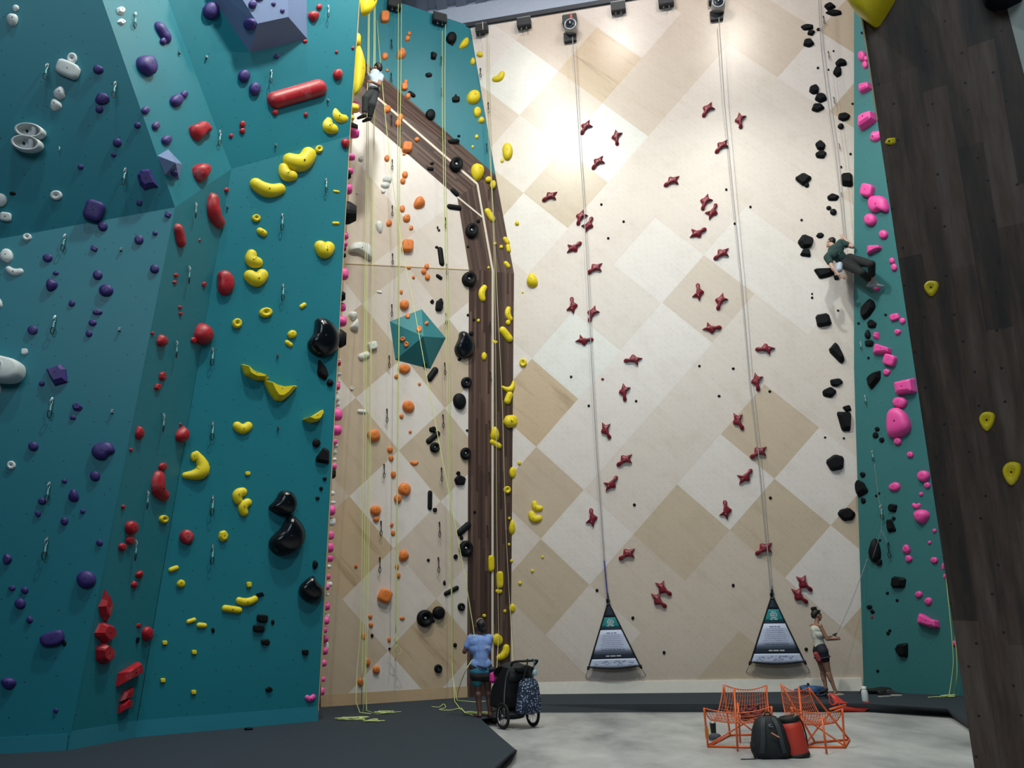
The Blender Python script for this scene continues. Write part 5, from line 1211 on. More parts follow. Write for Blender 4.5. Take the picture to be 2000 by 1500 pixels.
# red rope bag standing beside it
REDB = simple('red_ripstop', s2l((200, 58, 44)), 0.55, 0, .15, 60); BLK = simple('black_nylon', s2l((12, 13, 16)), 0.7)
b_ = F_(1557, 1478); r = empty('rope_bag', b_, radians(10)); r.rotation_euler = (0, radians(-7), radians(8))
lathe_obj('body', [(.145, .03), (.15, .05), (.145, .2), (.135, .33), (.125, .405)], REDB, r, 28)
lathe_obj('rim', [(.127, .40), (.13, .42), (.125, .455), (.105, .462), (.10, .44), (.0001, .43)], BLK, r, 28)
lathe_obj('base', [(.0001, .0), (.15, .0), (.158, .012), (.152, .05)], BLK, r, 28)
tube_obj('strap', smooth_path([(.13, .02, .44), (.17, .03, .36), (.185, .03, .22), (.175, .03, .07)], 5), .010, BLK, r)
tube_obj('draw_cord', smooth_path([(.02, -.08, .45), (.06, -.09, .47), (.08, -.06, .45)], 4), .006, LOGO, r)
tag(r, 'upright red cylindrical bag with black rim leaning against the black backpack', 'bag')
# red rope tarp at the mat edge
q0 = F_(1660, 1391); r = empty('rope_tarp', (q0.x, q0.y, 0)); o = Vector((q0.x, q0.y, 0))
REDT = simple('red_tarp_cloth', s2l((206, 58, 46)), 0.5, 0, .2, 40); REDD = simple('dark_red_tarp_lining', s2l((128, 30, 32)), 0.6)
top = [(1619, 1353), (1632, 1358), (1645, 1369), (1655, 1372), (1670, 1374), (1684, 1373), (1697, 1368)]
V, F = [], []
n = 9
for i, (x, y) in enumerate(top):
    T = at_y(x, y, q0.y+.10)-o; bx = (1632, 1640, 1648, 1658, 1670, 1682, 1691)[i]; B = F_(bx, 1391)-o; C_ = B+Vector((0, .42, 0)); B.z = C_.z = .012
    for k in range(n):
        t = k/(n-1)
        if t <= .5: P = T.lerp(B, t*2); P.y -= .09*sin(pi*t*2)*(1 if i > 1 else .3); P.x += .02*sin(9*t+i)
        else: P = T.lerp(C_, (t-.5)*2) if False else C_.lerp(T, 1-(t-.5)*2) if False else B.lerp(C_, (t-.5)*2)
        V.append(P)
for i in range(len(top)-1):
    for k in range(n-1): a = i*n+k; F.append((a, a+1, a+n+1, a+n))
ob = mesh_obj('tarp', V, F, REDT, r, True); s = ob.modifiers.new('cloth', 'SOLIDIFY'); s.thickness = .008
blob('bundled_cloth', (at_y(1674, 1383, q0.y+.2)-o), .22, .16, .075, REDD, r, 5, .2)
tube_obj('carry_strap', smooth_path([at_y(x, y, q0.y-.12)-o for x, y in ((1619, 1356), (1622, 1374), (1630, 1376), (1636, 1372), (1642, 1379), (1650, 1376))], 4), .012, REDT, r)
tag(r, 'red rope tarp folded open at the edge of the mat below the white bottle', 'rope tarp')
# white bottle, dark clothes, shoes, blue bag on the mat
q_ = fl(1691, 1371, MZ); r = empty('water_bottle', q_)
lathe_obj('body', [(.0001, 0), (.055, 0), (.058, .02), (.058, .17), (.045, .20), (.038, .21)], simple('white_bottle_enamel', s2l((196, 204, 210)), .35), r, 20)
lathe_obj('cap', [(.04, .205), (.043, .215), (.043, .255), (.03, .265), (.0001, .265)], simple('white_bottle_cap', s2l((226, 230, 232)), .4), r, 20)
tag(r, 'white water bottle standing on the mat behind the red tarp', 'bottle')
CLO = simple('black_cloth_pile', s2l((14, 16, 20)), 0.85, 0, .5, 30)
c1 = fl(1712, 1354, MZ); ob = blob('clothing_pile', c1+Vector((0, 0, .045)), .34, .22, .07, CLO, None, 9, .22); tag(ob, 'heap of black clothing on the mat right of the white bottle', 'clothing')
SOLE = simple('pale_shoe_sole', s2l((170, 170, 168)), 0.6); SHB = simple('black_shoe_upper', s2l((22, 24, 28)), 0.7)
def shoe(c, rz, label, up=SHB, so=SOLE, L=.28, group=None, parent=None, tilt=None):
    r = empty('shoe', c, rz); 
    bm = bmesh.new(); out = [(-.5, .0), (-.46, .14), (-.2, .15), (.1, .17), (.36, .19), (.5, .08), (.5, -.06), (.36, -.15), (.1, -.12), (-.2, -.13), (-.46, -.13)]
    out = chaikin([(a*L, b*L) for a, b in out], 1)
    V, F = ring_mesh(out, [(1, 0), (1.03, .5), (1, 1)], .025); mesh_obj('sole', V, F, so, r, True)
    V = []; F = []; prof = [(-.48, .10, .07), (-.4, .13, .10), (-.25, .12, .10), (-.1, .115, .085), (.08, .13, .06), (.28, .15, .045), (.42, .13, .035), (.49, .06, .02)]
    for x, w, h in prof:
        for k in range(9): a = pi*k/8; V.append((x*L, w*L*cos(a)+.01, .02+h*(L/.28)*sin(a)**.7))
    for i in range(len(prof)-1):
        for k in range(8): a = i*9+k; F.append((a, a+1, a+10, a+9))
    F.append(tuple(range(9))); mesh_obj('upper', V, F, up, r, True)
    if parent: r.parent = parent
    else: tag(r, label, 'shoe', group)
    return r
shoe(fl(1728, 1361, MZ), radians(15), 'black shoe with pale sole on the mat, the one nearer the bottle', group='pair of black shoes')
shoe(fl(1747, 1359, MZ), radians(-20), 'black shoe with pale sole at the right end of the clothing heap', group='pair of black shoes')
BLU = simple('blue_bag_cloth', s2l((42, 88, 136)), 0.7, 0, .3, 40)
c1 = fl(1584, 1355, MZ); r = empty('gear_bag', c1); blob('body', (0, 0, .07), .32, .17, .085, BLU, r, 12, .16)
tube_obj('handle', smooth_path([(-.22, -.1, .11), (-.26, -.16, .16), (-.14, -.17, .18), (-.08, -.12, .13)], 5), .012, simple('pale_blue_strap', s2l((120, 150, 176)), .7), r)
blob('toggle', (-.02, .05, .175), .03, .03, .035, BLK, r, 1, .05, 2)
tag(r, 'blue soft gear bag lying on the mat beside the standing woman', 'bag')
c1 = fl(1604, 1364, MZ); r = empty('climbing_harness', c1)
for k in range(3): tube_obj('leg_loop' if k else 'waist_belt', [Vector((.11*cos(t*pi/8)*(1-.2*k)+.04*k, .09*sin(t*pi/8)+.03*k, .03+.05*k+.03*sin(t*pi/8+k))) for t in range(16)], .022, simple('navy_harness_webbing', s2l((22, 30, 50)), .75), r, 8, True)
tag(r, 'navy climbing harness dropped at the mat edge in front of the blue bag', 'harness')
# maroon harness on the seat of the left chair
c1 = at_y(1470, 1404, F_(1470, 1450).y-.1); r = empty('climbing_harness', c1)
MAR = simple('maroon_harness_webbing', s2l((112, 40, 44)), .75)
for k, (dx, dz, R1) in enumerate(((0, .02, .14), (-.05, .07, .10), (.07, .09, .09), (.01, .14, .08))):
    tube_obj('waist_belt' if k == 0 else 'leg_loop' if k < 3 else 'gear_loop', [Vector((dx+R1*cos(t*pi/8), R1*.55*sin(t*pi/8), dz+.03*sin(t*pi/4+k))) for t in range(16)], .026 if k < 3 else .012, MAR, r, 8, True)
tag(r, 'maroon climbing harness heaped on the seat of the left net chair', 'harness')
# tumbler, grey cap, yellow can by the left chair
q_ = F_(1394, 1436); r = empty('tumbler', q_)
lathe_obj('body', [(.0001, 0), (.034, 0), (.038, .01), (.045, .16), (.046, .17)], simple('black_tumbler_coat', s2l((14, 15, 18)), .4), r, 20); lathe_obj('rim', [(.0465, .165), (.047, .18), (.04, .185), (.0001, .182)], SILVER, r, 20)
tag(r, 'black insulated tumbler with steel rim under the left net chair', 'tumbler')
q_ = F_(1397, 1445); r = empty('cap', q_, radians(-20)); GR = simple('grey_cap_cloth', s2l((70, 74, 86)), .8)
V, F = ring_mesh([(.09*cos(t*pi/10), .085*sin(t*pi/10)) for t in range(20)], [(1, 0), (1, .3), (.95, .6), (.78, .85), (.5, .97), (.1, 1)], .085, (0, 0)); mesh_obj('crown', V, F, GR, r, True)
V, F = ring_mesh(chaikin([(-.085, -.02), (-.07, -.12), (0, -.155), (.07, -.12), (.085, -.02)], 2), [(1, .0), (1.02, .5), (.98, 1)], .012); mesh_obj('brim', V, F, GR, r, True)
tag(r, 'dark grey cap on the floor in front of the black tumbler', 'cap')
q_ = F_(1381.5, 1441); r = empty('spray_can', q_); lathe_obj('body', [(.0001, 0), (.026, 0), (.028, .01), (.028, .12), (.02, .135)], simple('yellow_can_paint', s2l((200, 160, 40)), .4), r, 16); lathe_obj('cap', [(.02, .133), (.021, .17), (.0001, .172)], simple('white_can_cap', s2l((210, 205, 195)), .5), r, 14)
tag(r, 'small yellow can with white cap against the front leg of the left chair', 'can')
ob = blob('climbing_hold', fl(485, 1426, MZ)+Vector((0, 0, .02)), .07, .04, .025, HM['black'], None, 2, .1, 2); tag(ob, 'small black hold lying on the mat at the foot of the teal tower', 'climbing hold')
# ------------------------------------------------------------------ stroller with tote bag
SF = simple('stroller_black_fabric', s2l((16, 18, 24)), 0.75, 0, .3, 60); SFR = simple('stroller_black_frame', s2l((20, 20, 22)), 0.35, .4); SFG = simple('stroller_grey_tube', s2l((150, 152, 154)), 0.3, .8); TYRE = simple('black_rubber', s2l((16, 16, 17)), 0.8)
wl, wr = F_(986, 1424), F_(1038, 1420); mid = (wl+wr)/2
r = empty('stroller', (mid.x, mid.y, 0), radians(32))
def wheel(x, y, R, w=.045):
    bm = bmesh.new(); prof = [(R-.05, -w*.3), (R-.02, -w*.5), (R, -w*.25), (R, w*.25), (R-.02, w*.5), (R-.05, w*.3), (R-.055, 0)]
    M = Matrix.Translation((x, y, R)) @ Matrix.Rotation(pi/2, 4, 'Y')
    add_lathe(bm, prof+[prof[0]], 28, M, False); tr = bm_obj('wheel', bm, TYRE, r, True)
    bm = bmesh.new(); add_lathe(bm, [(R-.052, -.012), (R-.062, 0), (R-.052, .012)], 28, M, False); add_lathe(bm, [(.0001, -.03), (.022, -.03), (.022, .03), (.0001, .03)], 12, M, False)
    for k in range(14):
        a = 2*pi*k/14; p1 = M @ Vector((.02*cos(a), .02*sin(a), .015*(-1)**k)); p2 = M @ Vector(((R-.06)*cos(a+.2), (R-.06)*sin(a+.2), 0)); add_tube(bm, [p1, p2], .0025, 4)
    bm_obj('rim', bm, SFG, tr, True)
wheel(-.29, 0, .205); wheel(.29, 0, .205); wheel(0, .78, .2)
tube_obj('axle', [(-.29, 0, .205), (.29, 0, .205)], .014, SFR, r)
for s in (-1, 1):
    tube_obj('side_tube', smooth_path([(s*.25, .02, .22), (s*.25, .0, .55), (s*.24, -.08, .85), (s*.23, -.22, 1.0)], 5), .014, SFG if s < 0 else SFR, r)
    tube_obj('fork_tube', [(s*.24, .02, .3), (s*.04, .76, .22)], .014, SFR, r)
tube_obj('handlebar', smooth_path([(-.23, -.2, .98), (-.24, -.26, 1.03), (-.2, -.30, 1.05), (0, -.31, 1.05), (.2, -.30, 1.05), (.24, -.26, 1.03), (.23, -.2, .98)], 4), .019, TYRE, r)
# canopy
V, F = [], []
for i in range(9):
    a = radians(8+155*i/8)
    for k in range(9):
        t = -1+k/4; rad = .34*(1-.12*t*t)
        V.append((.24*t, .14-rad*cos(a)*.95, .70+rad*sin(a)*(1-.1*abs(t))))
for i in range(8):
    for k in range(8): a = i*9+k; F.append((a, a+1, a+10, a+9))
ob = mesh_obj('canopy', V, F, SF, r, True); s = ob.modifiers.new('cloth', 'SOLIDIFY'); s.thickness = .012
V, F = [], []
for i, (y, z) in enumerate(((-.10, .95), (-.05, .75), (-.01, .52), (.05, .36), (.25, .32), (.5, .36))):
    for k in range(7): t = -1+k/3; V.append((.23*t, y-.03*(1-t*t), z))
for i in range(5):
    for k in range(6): a = i*7+k; F.append((a, a+1, a+8, a+7))
ob = mesh_obj('seat', V, F, SF, r, True); s = ob.modifiers.new('cloth', 'SOLIDIFY'); s.thickness = .03
for s_ in (-1, 1):
    V, F = [], []
    P = [(-.1, .95), (-.03, .5), (.05, .33), (.5, .34), (.42, .62), (.22, .8), (.05, .95)]
    V = [(s_*.235, y, z) for y, z in P]; ob = mesh_obj('side_panel', V, [tuple(range(7))], SF, r); m_ = ob.modifiers.new('cloth', 'SOLIDIFY'); m_.thickness = .012
blob('storage_basket', (0, .2, .2), .22, .26, .09, SF, r, 3, .06)
blob('console', (0, -.2, .93), .16, .06, .06, SF, r, 6, .1)
tag(r, 'black three-wheeled jogging stroller parked at the mat edge', 'stroller')
def tote_mat():
    m, nt, b = mat('navy_patterned_cotton'); tc = N(nt, 'ShaderNodeTexCoord')
    v = N(nt, 'ShaderNodeTexVoronoi'); v.inputs['Scale'].default_value = 30; nt.links.new(tc.outputs['Object'], v.inputs['Vector'])
    f = noise(nt, tc.outputs['Object'], 40, 2)
    k = mth(nt, 'LESS_THAN', mth(nt, 'ADD', v.outputs['Distance'], mth(nt, 'MULTIPLY', f, .35)), .50)
    cc = mix(nt, k, s2l((26, 40, 66)), s2l((150, 168, 196))); nt.links.new(cc, b.inputs['Base Color']); b.inputs['Roughness'].default_value = .8; return m
tb = empty('tote_bag', (0, 0, 0)); tb.matrix_world = Matrix.Translation((mid.x, mid.y, 0)) @ Matrix.Rotation(radians(32), 4, 'Z')
V, F = ring_mesh(chaikin([(-.12, .22), (.2, .22), (.25, -.1), (.27, -.28), (.22, -.33), (-.17, -.33), (-.21, -.28), (-.16, -.05)], 2, .2), [(.96, -.5), (1, -.2), (1, .2), (.93, .6), (.75, .9), (.4, 1)], .10)
ob = mesh_obj('body', V, F, tote_mat(), tb, True); ob.location = (.0, -.30, .58); ob.rotation_euler = (radians(90), 0, 0); ob.location = (.03, -.24, .56)
TS = simple('teal_bag_strap', s2l((70, 120, 140)), .7)
for s in (-1, 1): tube_obj('strap', smooth_path([(.03+s*.10, -.28, .74), (.05+s*.08, -.32, .9), (.07+s*.06, -.335, 1.06), (.07+s*.05, -.30, 1.07)], 4), .012, TS if s > 0 else PACK, tb)
blob('ribbon', (.14, -.34, .86), .035, .02, .06, simple('pale_blue_ribbon', s2l((150, 190, 206)), .7), tb, 3, .15, 2)
tag(tb, 'navy patterned tote bag hanging from the stroller handlebar', 'bag')
# ------------------------------------------------------------------ people: bodies grown from tapered limbs, fused to one skin
def capsule(bm, a, ra, b, rb, seg=12):
    a, b = Vector(a), Vector(b); d = b-a; L = d.length
    t = d.normalized() if L > 1e-6 else Vector((0, 0, 1)); u = t.orthogonal().normalized(); w = t.cross(u)
    prof = []
    for k in range(5): an = -pi/2+pi/2*k/4*.98; prof.append((a+t*ra*sin(an), ra*max(cos(an), .02)))
    for k in range(1, 6): an = pi/2*k/5*.98; prof.append((b+t*rb*sin(an), rb*max(cos(an), .02)))
    rings = [[bm.verts.new(c+(u*cos(2*pi*k/seg)+w*sin(2*pi*k/seg))*r) for k in range(seg)] for c, r in prof]
    for A, B in zip(rings, rings[1:]):
        for k in range(seg): bm.faces.new((A[k], A[(k+1) % seg], B[(k+1) % seg], B[k]))
    bm.faces.new(rings[0][::-1]); bm.faces.new(rings[-1])
def ellip(bm, c, sx, sy, sz, M=None):
    r = bmesh.ops.create_uvsphere(bm, u_segments=16, v_segments=10, radius=1.0)
    for v in r['verts']:
        p = Vector((v.co.x*sx, v.co.y*sy, v.co.z*sz)); v.co = (M @ p if M else p)+Vector(c)
def fuse(name, build, m, parent, voxel=.009, smooth=None):
    if smooth is None: smooth = 14 if name in ('t_shirt', 'tank_top', 'shirt', 'trousers', 'shorts') else 4
    """one continuous skin: overlapping limbs remeshed and relaxed"""
    bm = bmesh.new(); build(bm); me = bpy.data.meshes.new(name); bmesh.ops.recalc_face_normals(bm, faces=bm.faces); bm.to_mesh(me); bm.free()
    ob = bpy.data.objects.new(name, me); link(ob)
    md = ob.modifiers.new('skin', 'REMESH'); md.mode = 'VOXEL'; md.voxel_size = voxel
    ms = ob.modifiers.new('relax', 'SMOOTH'); ms.factor = .5; ms.iterations = smooth
    dg = bpy.context.evaluated_depsgraph_get(); dg.update()
    m2 = bpy.data.meshes.new_from_object(ob.evaluated_get(dg)); ob.modifiers.clear(); ob.data = m2; bpy.data.meshes.remove(me)
    for p in m2.polygons: p.use_smooth = True
    m2.materials.clear(); m2.materials.append(m); ob.parent = parent; return ob
def skin_mat(name, c):
    m, nt, b = mat(name); g = N(nt, 'ShaderNodeNewGeometry'); f = noise(nt, g.outputs['Position'], 9, 3)
    nt.links.new(mix(nt, f, c, tuple(v*.85 for v in c)), b.inputs['Base Color']); b.inputs['Roughness'].default_value = .5
    b.inputs['Subsurface Weight'].default_value = .08; b.inputs['Subsurface Radius'].default_value = (.02, .008, .004); return m
def chain_limb(bm, P, R):
    for i in range(len(P)-1): capsule(bm, P[i], R[i], P[i+1], R[i+1])
def hand(bm, wrist, fwd, palm, k=1.0, curl=.6, side=1):
    """palm, four unequal bent fingers and a thumb from the side of the palm; fwd along the fingers, palm = palm normal"""
    f = Vector(fwd).normalized(); p = Vector(palm); p = (p-f*p.dot(f)).normalized(); s = f.cross(p)*side
    w = Vector(wrist)
    for j in range(4):
        o_ = s*(.030-.019*j)*k; base = w+f*.085*k+o_
        capsule(bm, w+f*.01*k+o_*.7, .014*k, base, .012*k, 8)
        Ls = ((.036, .024, .018), (.041, .027, .020), (.038, .025, .019), (.030, .020, .016))[j]
        d = f; q = base
        for i, L in enumerate(Ls):
            a = curl*(.55+.3*i); d = (d*cos(a)+p*sin(a)).normalized(); q2 = q+d*L*k; capsule(bm, q, (.0095-.0010*i)*k, q2, (.0085-.0010*i)*k, 8); q = q2
    b0_ = w+f*.025*k+s*.028*k; d = (f*.6+s*.75+p*.25).normalized(); b1_ = b0_+d*.035*k; b2_ = b1_+(f*.85+s*.2+p*.4).normalized()*.032*k
    capsule(bm, b0_, .014*k, b1_, .011*k, 8); capsule(bm, b1_, .0105*k, b2_, .008*k, 8)
def head(bm, c, fwd, up=(0, 0, 1), k=1.0):
    """skull, jaw, nose, ears, brow; c = centre of the head, fwd = facing"""
    f = Vector(fwd).normalized(); u = Vector(up); u = (u-f*u.dot(f)).normalized(); s = f.cross(u)
    M = Matrix((s, f, u)).transposed()
    A = lambda x, y, z: Vector(c)+M @ Vector((x, y, z))*k
    ellip(bm, A(0, -.012, .03), .074*k, .092*k, .088*k, M); ellip(bm, A(0, .028, -.03), .058*k, .060*k, .075*k, M)
    capsule(bm, A(0, .06, -.088), .024*k, A(0, .03, -.082), .036*k)
    capsule(bm, A(0, .085, .012), .010*k, A(0, .104, -.022), .014*k, 8)
    for e in (-1, 1):
        ellip(bm, A(e*.076, -.008, -.005), .010*k, .020*k, .032*k, M); capsule(bm, A(e*.018, .083, .030), .010*k, A(e*.045, .070, .030), .009*k, 8); ellip(bm, A(e*.04, .062, -.025), .022*k, .02*k, .02*k, M)
    capsule(bm, A(-.02, .083, -.052), .008*k, A(.02, .083, -.052), .008*k, 8)
    return A, M
def face_bits(parent, A, M, k=1.0, lip=(.3, .1, .1)):
    for e in (-1, 1):
        bm = bmesh.new(); ellip(bm, A(e*.031, .076, .012), .013*k, .008*k, .008*k, M); bm_obj('eye', bm, simple('eye_dark', (.02, .015, .012), .25), parent, True)
        bm = bmesh.new(); capsule(bm, A(e*.016, .090, .033), .005*k, A(e*.046, .076, .034), .004*k, 8); bm_obj('eyebrow', bm, simple('brow_dark', (.015, .010, .008), .7), parent, True)
    bm = bmesh.new(); capsule(bm, A(-.018, .090, -.053), .006*k, A(.018, .090, -.053), .006*k, 8); bm_obj('mouth', bm, simple('lip_tone', lip, .5), parent, True)
HAIR = simple('black_hair', s2l((16, 13, 14)), .45, 0, .5, 120)
SK1 = skin_mat('brown_skin', s2l((96, 66, 60))); SK2 = skin_mat('tan_skin', s2l((156, 116, 98))); SK3 = skin_mat('light_skin', s2l((188, 152, 138)))
# --- belayer in blue, seen from behind, looking up at the wall
g = fl(940, 1401, MZ); r = empty('person', g, radians(14))
S = 1.0
V_ = lambda x, y, z: Vector((x, y, z))*S
hl, hr = V_(-.085, 0, .80), V_(.085, .0, .80)
kl, kr = V_(-.05, .03, .43), V_(.13, .05, .43); al, ar = V_(-.03, -.02, .07), V_(.16, .02, .07)
shl, shr = V_(-.165, .02, 1.27), V_(.165, .02, 1.27)
ell, hnl = V_(-.27, .04, 1.06), V_(-.16, .20, 1.25)
elr, hnr = V_(.17, .16, 1.04), V_(.02, .27, 1.00)
hc = V_(-.01, .03, 1.47); hf = (-.45, .75, .35)
def torso(bm, k=1.0):
    chain_limb(bm, [V_(0, 0, .82), V_(0, -.01, .95), V_(0, 0, 1.08), V_(0, .01, 1.2)], [.125*k, .115*k, .125*k, .125*k])
    capsule(bm, hl, .115*k, hr, .115*k); capsule(bm, V_(-.08, .01, 1.1), .105*k, V_(.08, .01, 1.1), .105*k); capsule(bm, shl, .065*k, shr, .065*k)
    capsule(bm, V_(-.09, .01, 1.2), .10*k, V_(.09, .01, 1.2), .10*k)
def b1(bm):
    torso(bm, .93); capsule(bm, V_(0, .015, 1.27), .055, V_(-.005, .02, 1.40), .05)
    head(bm, hc, hf, k=1.0)
    chain_limb(bm, [hl, kl, al], [.10, .062, .04]); chain_limb(bm, [hr, kr, ar], [.10, .062, .04])
    capsule(bm, kl.lerp(al, .2)+V_(0, -.015, 0), .058, kl.lerp(al, .45), .05); capsule(bm, kr.lerp(ar, .2)+V_(0, -.015, 0), .058, kr.lerp(ar, .45), .05)
    chain_limb(bm, [shl, ell, hnl], [.052, .042, .028]); chain_limb(bm, [shr, elr, hnr], [.052, .042, .028])
    hand(bm, hnl, (.2, .3, .9), (.8, .5, 0), .95, .9, 1); hand(bm, hnr, (-.7, .6, .1), (0, -.2, -1), .95, .9, -1)
    for a in (al, ar):
        capsule(bm, a, .04, a+V_(0, -.035, -.04), .03); chain_limb(bm, [a+V_(0, -.03, -.045), a+V_(-.03, .09, -.05), a+V_(-.04, .16, -.055)], [.026, .03, .016])
body = fuse('body', b1, SK1, r)
A, M = None, None
bmt = bmesh.new(); A, M = head(bmt, hc, hf); bmt.free(); face_bits(body, A, M)
fuse('t_shirt', lambda bm: (chain_limb(bm, [V_(0, 0, .84), V_(0, -.01, .95), V_(0, 0, 1.08), V_(0, .01, 1.2)], [.142, .132, .138, .136]), capsule(bm, V_(-.06, 0, .84), .13, V_(.06, 0, .84), .13), capsule(bm, V_(-.08, .01, 1.1), .118, V_(.08, .01, 1.1), .118), capsule(bm, V_(-.09, .01, 1.2), .112, V_(.09, .01, 1.2), .112),
                              capsule(bm, shl, .072, shr, .072), capsule(bm, shl, .072, shl.lerp(ell, .55), .066), capsule(bm, shr, .072, shr.lerp(elr, .55), .066)), simple('cornflower_tee', s2l((124, 154, 218)), .8), r)
fuse('under_shirt', lambda bm: (capsule(bm, V_(-.07, 0, .745), .128, V_(.07, 0, .745), .128),), simple('teal_under_shirt', s2l((48, 120, 152)), .8), r)
fuse('shorts', lambda bm: (capsule(bm, V_(-.07, 0, .68), .125, V_(.07, 0, .68), .125), capsule(bm, hl, .12, hl.lerp(kl, .55), .088), capsule(bm, hr, .12, hr.lerp(kr, .5), .09)), simple('charcoal_shorts', s2l((44, 38, 42)), .8), r)
fuse('short_hem', lambda bm: (capsule(bm, hl.lerp(kl, .56), .092, hl.lerp(kl, .66), .088),), simple('teal_short_lining', s2l((40, 130, 140)), .8), r)
fuse('hair', lambda bm: (ellip(bm, A(0, -.03, .045), .084, .088, .085, M), ellip(bm, A(0, -.07, .0), .07, .055, .08, M), ellip(bm, A(.02, -.11, -.02), .05, .045, .055, M)), HAIR, body, .009)
HB_ = simple('pale_headband', s2l((176, 166, 150)), .7)
tube_obj('headband', [A(.082*cos(t*pi/8), .01+.03*sin(t*pi/4)*0, .055+.082*sin(t*pi/8)) for t in range(9)], .009, HB_, body, 6)
tube_obj('belt', [V_(.145*cos(t*pi/10), .14*sin(t*pi/10), .80-.05*cos(t*pi/10)) for t in range(20)], .012, simple('navy_belt', s2l((24, 28, 60)), .7), r, 6, True)
fuse('chalk_bag', lambda bm: (capsule(bm, V_(.175, -.12, .67), .05, V_(.18, -.12, .60), .062),), simple('magenta_chalk_bag', s2l((212, 50, 150)), .7, 0, .4, 60), r)
fuse('pouch', lambda bm: (ellip(bm, V_(.17, -.11, .76), .06, .04, .045),), simple('navy_pouch', s2l((28, 28, 60)), .7), r)
bm = bmesh.new()
for x, z, w in ((.055, 1.14, .15), (.04, 1.105, .09), (.065, 1.12, .12)): add_box(bm, (x, -.122, z), (w, .006, .008))
bm_obj('shirt_print', bm, simple('white_shirt_print', s2l((210, 220, 240)), .7), r)
tag(r, 'person in blue tee with pink chalk bag, seen from behind, belaying with both hands', 'person')
# --- woman in a white top, profile to the right, holding the rope
g = fl(1622, 1357.5, MZ); r = empty('person', g, radians(-78)); r.scale = (.97, .97, .97)                     # local +y faces right in the picture
hl, hr = V_(-.08, -.10, .86), V_(.08, -.10, .86); kl, kr = V_(-.09, -.05, .46), V_(.06, -.02, .46); al, ar = V_(-.08, -.03, .07), V_(.10, .06, .07)
shl, shr = V_(-.155, -.13, 1.36), V_(.155, -.13, 1.36); hc = V_(0, -.075, 1.575)
elr, hnr = V_(.20, -.04, 1.10), V_(.13, .22, 1.09); ell, hnl = V_(-.2, .0, 1.12), V_(-.05, .21, 1.15)
def tw(bm, k):
    chain_limb(bm, [V_(0, -.10, .9), V_(0, -.11, 1.03), V_(0, -.12, 1.15), V_(0, -.13, 1.27)], [.105*k, .095*k, .105*k, .105*k])
    capsule(bm, V_(-.07, -.12, 1.2), .092*k, V_(.07, -.12, 1.2), .092*k); capsule(bm, V_(-.055, -.06, 1.22), .055*k, V_(.055, -.06, 1.22), .055*k); capsule(bm, V_(-.09, -.13, 1.3), .075*k, V_(.09, -.13, 1.3), .075*k)
def b2(bm):
    tw(bm, .95); capsule(bm, hl, .105, hr, .105); capsule(bm, shl, .05, shr, .05); capsule(bm, V_(0, -.12, 1.36), .05, V_(0, -.09, 1.5), .046)
    head(bm, hc, (.1, 1, -.1))
    for h_, k_, a_ in ((hl, kl, al), (hr, kr, ar)):
        chain_limb(bm, [h_, h_.lerp(k_, .4), k_, a_], [.10, .088, .055, .034]); capsule(bm, k_.lerp(a_, .12)+V_(0, -.018, 0), .052, k_.lerp(a_, .42)+V_(0, -.012, 0), .048)
        capsule(bm, a_, .036, a_+V_(0, -.03, -.04), .028); chain_limb(bm, [a_+V_(0, -.02, -.048), a_+V_(0, .09, -.052), a_+V_(0, .165, -.056)], [.025, .03, .015])
    chain_limb(bm, [shr, elr, hnr], [.046, .038, .026]); chain_limb(bm, [shl, ell, hnl], [.046, .038, .026])
    hand(bm, hnr, (-.2, 1, .15), (-1, -.1, -.2), .95, .75, 1); hand(bm, hnl, (.1, 1, .2), (0, -.1, -1), .95, .9, -1)
body = fuse('body', b2, SK2, r)
bmt = bmesh.new(); A, M = head(bmt, hc, (.1, 1, -.1)); bmt.free(); face_bits(body, A, M, 1, (.32, .1, .1))
fuse('tank_top', lambda bm: (tw(bm, 1.14), capsule(bm, V_(-.075, -.13, 1.34), .05, V_(-.075, -.12, 1.30), .06), capsule(bm, V_(.075, -.13, 1.34), .05, V_(.075, -.12, 1.30), .06), capsule(bm, V_(0, -.10, .965), .116, V_(0, -.10, .99), .112)), simple('white_tank_top', s2l((206, 206, 198)), .8), r)
fuse('shorts', lambda bm: (capsule(bm, hl, .118, hr, .118), capsule(bm, V_(-.03, -.10, .92), .122, V_(.03, -.10, .92), .122), capsule(bm, hl, .116, hl.lerp(kl, .38), .10), capsule(bm, hr, .116, hr.lerp(kr, .38), .10)), simple('navy_shorts', s2l((26, 30, 48)), .8), r)
for s_, h_, k_ in ((-1, hl, kl), (1, hr, kr)):
    c = h_.lerp(k_, .3); tube_obj('harness_loop', [c+V_(.112*cos(t*pi/8), .112*sin(t*pi/8), .02*sin(t*pi/8)) for t in range(16)], .014, simple('dark_plum_webbing', s2l((70, 44, 60)), .7), r, 6, True)
fuse('hair', lambda bm: (ellip(bm, A(0, -.03, .045), .086, .09, .085, M), ellip(bm, A(0, -.08, .01), .07, .05, .085, M), ellip(bm, A(0, -.075, .125), .058, .058, .05, M), ellip(bm, A(0, -.03, .15), .035, .03, .03, M), ellip(bm, A(.03, -.11, .135), .03, .03, .03, M), ellip(bm, A(0, .035, .092), .06, .04, .026, M)), HAIR, body, .009)
fuse('chalk_bag', lambda bm: (capsule(bm, V_(.05, -.24, .80), .055, V_(.06, -.20, .70), .062), capsule(bm, V_(.06, -.16, .72), .04, V_(.07, -.14, .66), .03)), simple('dusty_red_chalk_bag', s2l((150, 60, 62)), .75, 0, .4, 60), r)
fuse('belay_device', lambda bm: (capsule(bm, V_(-.02, .25, 1.17), .022, V_(-.0, .32, 1.20), .018),), simple('black_belay_device', s2l((18, 18, 20)), .4), r, .007)
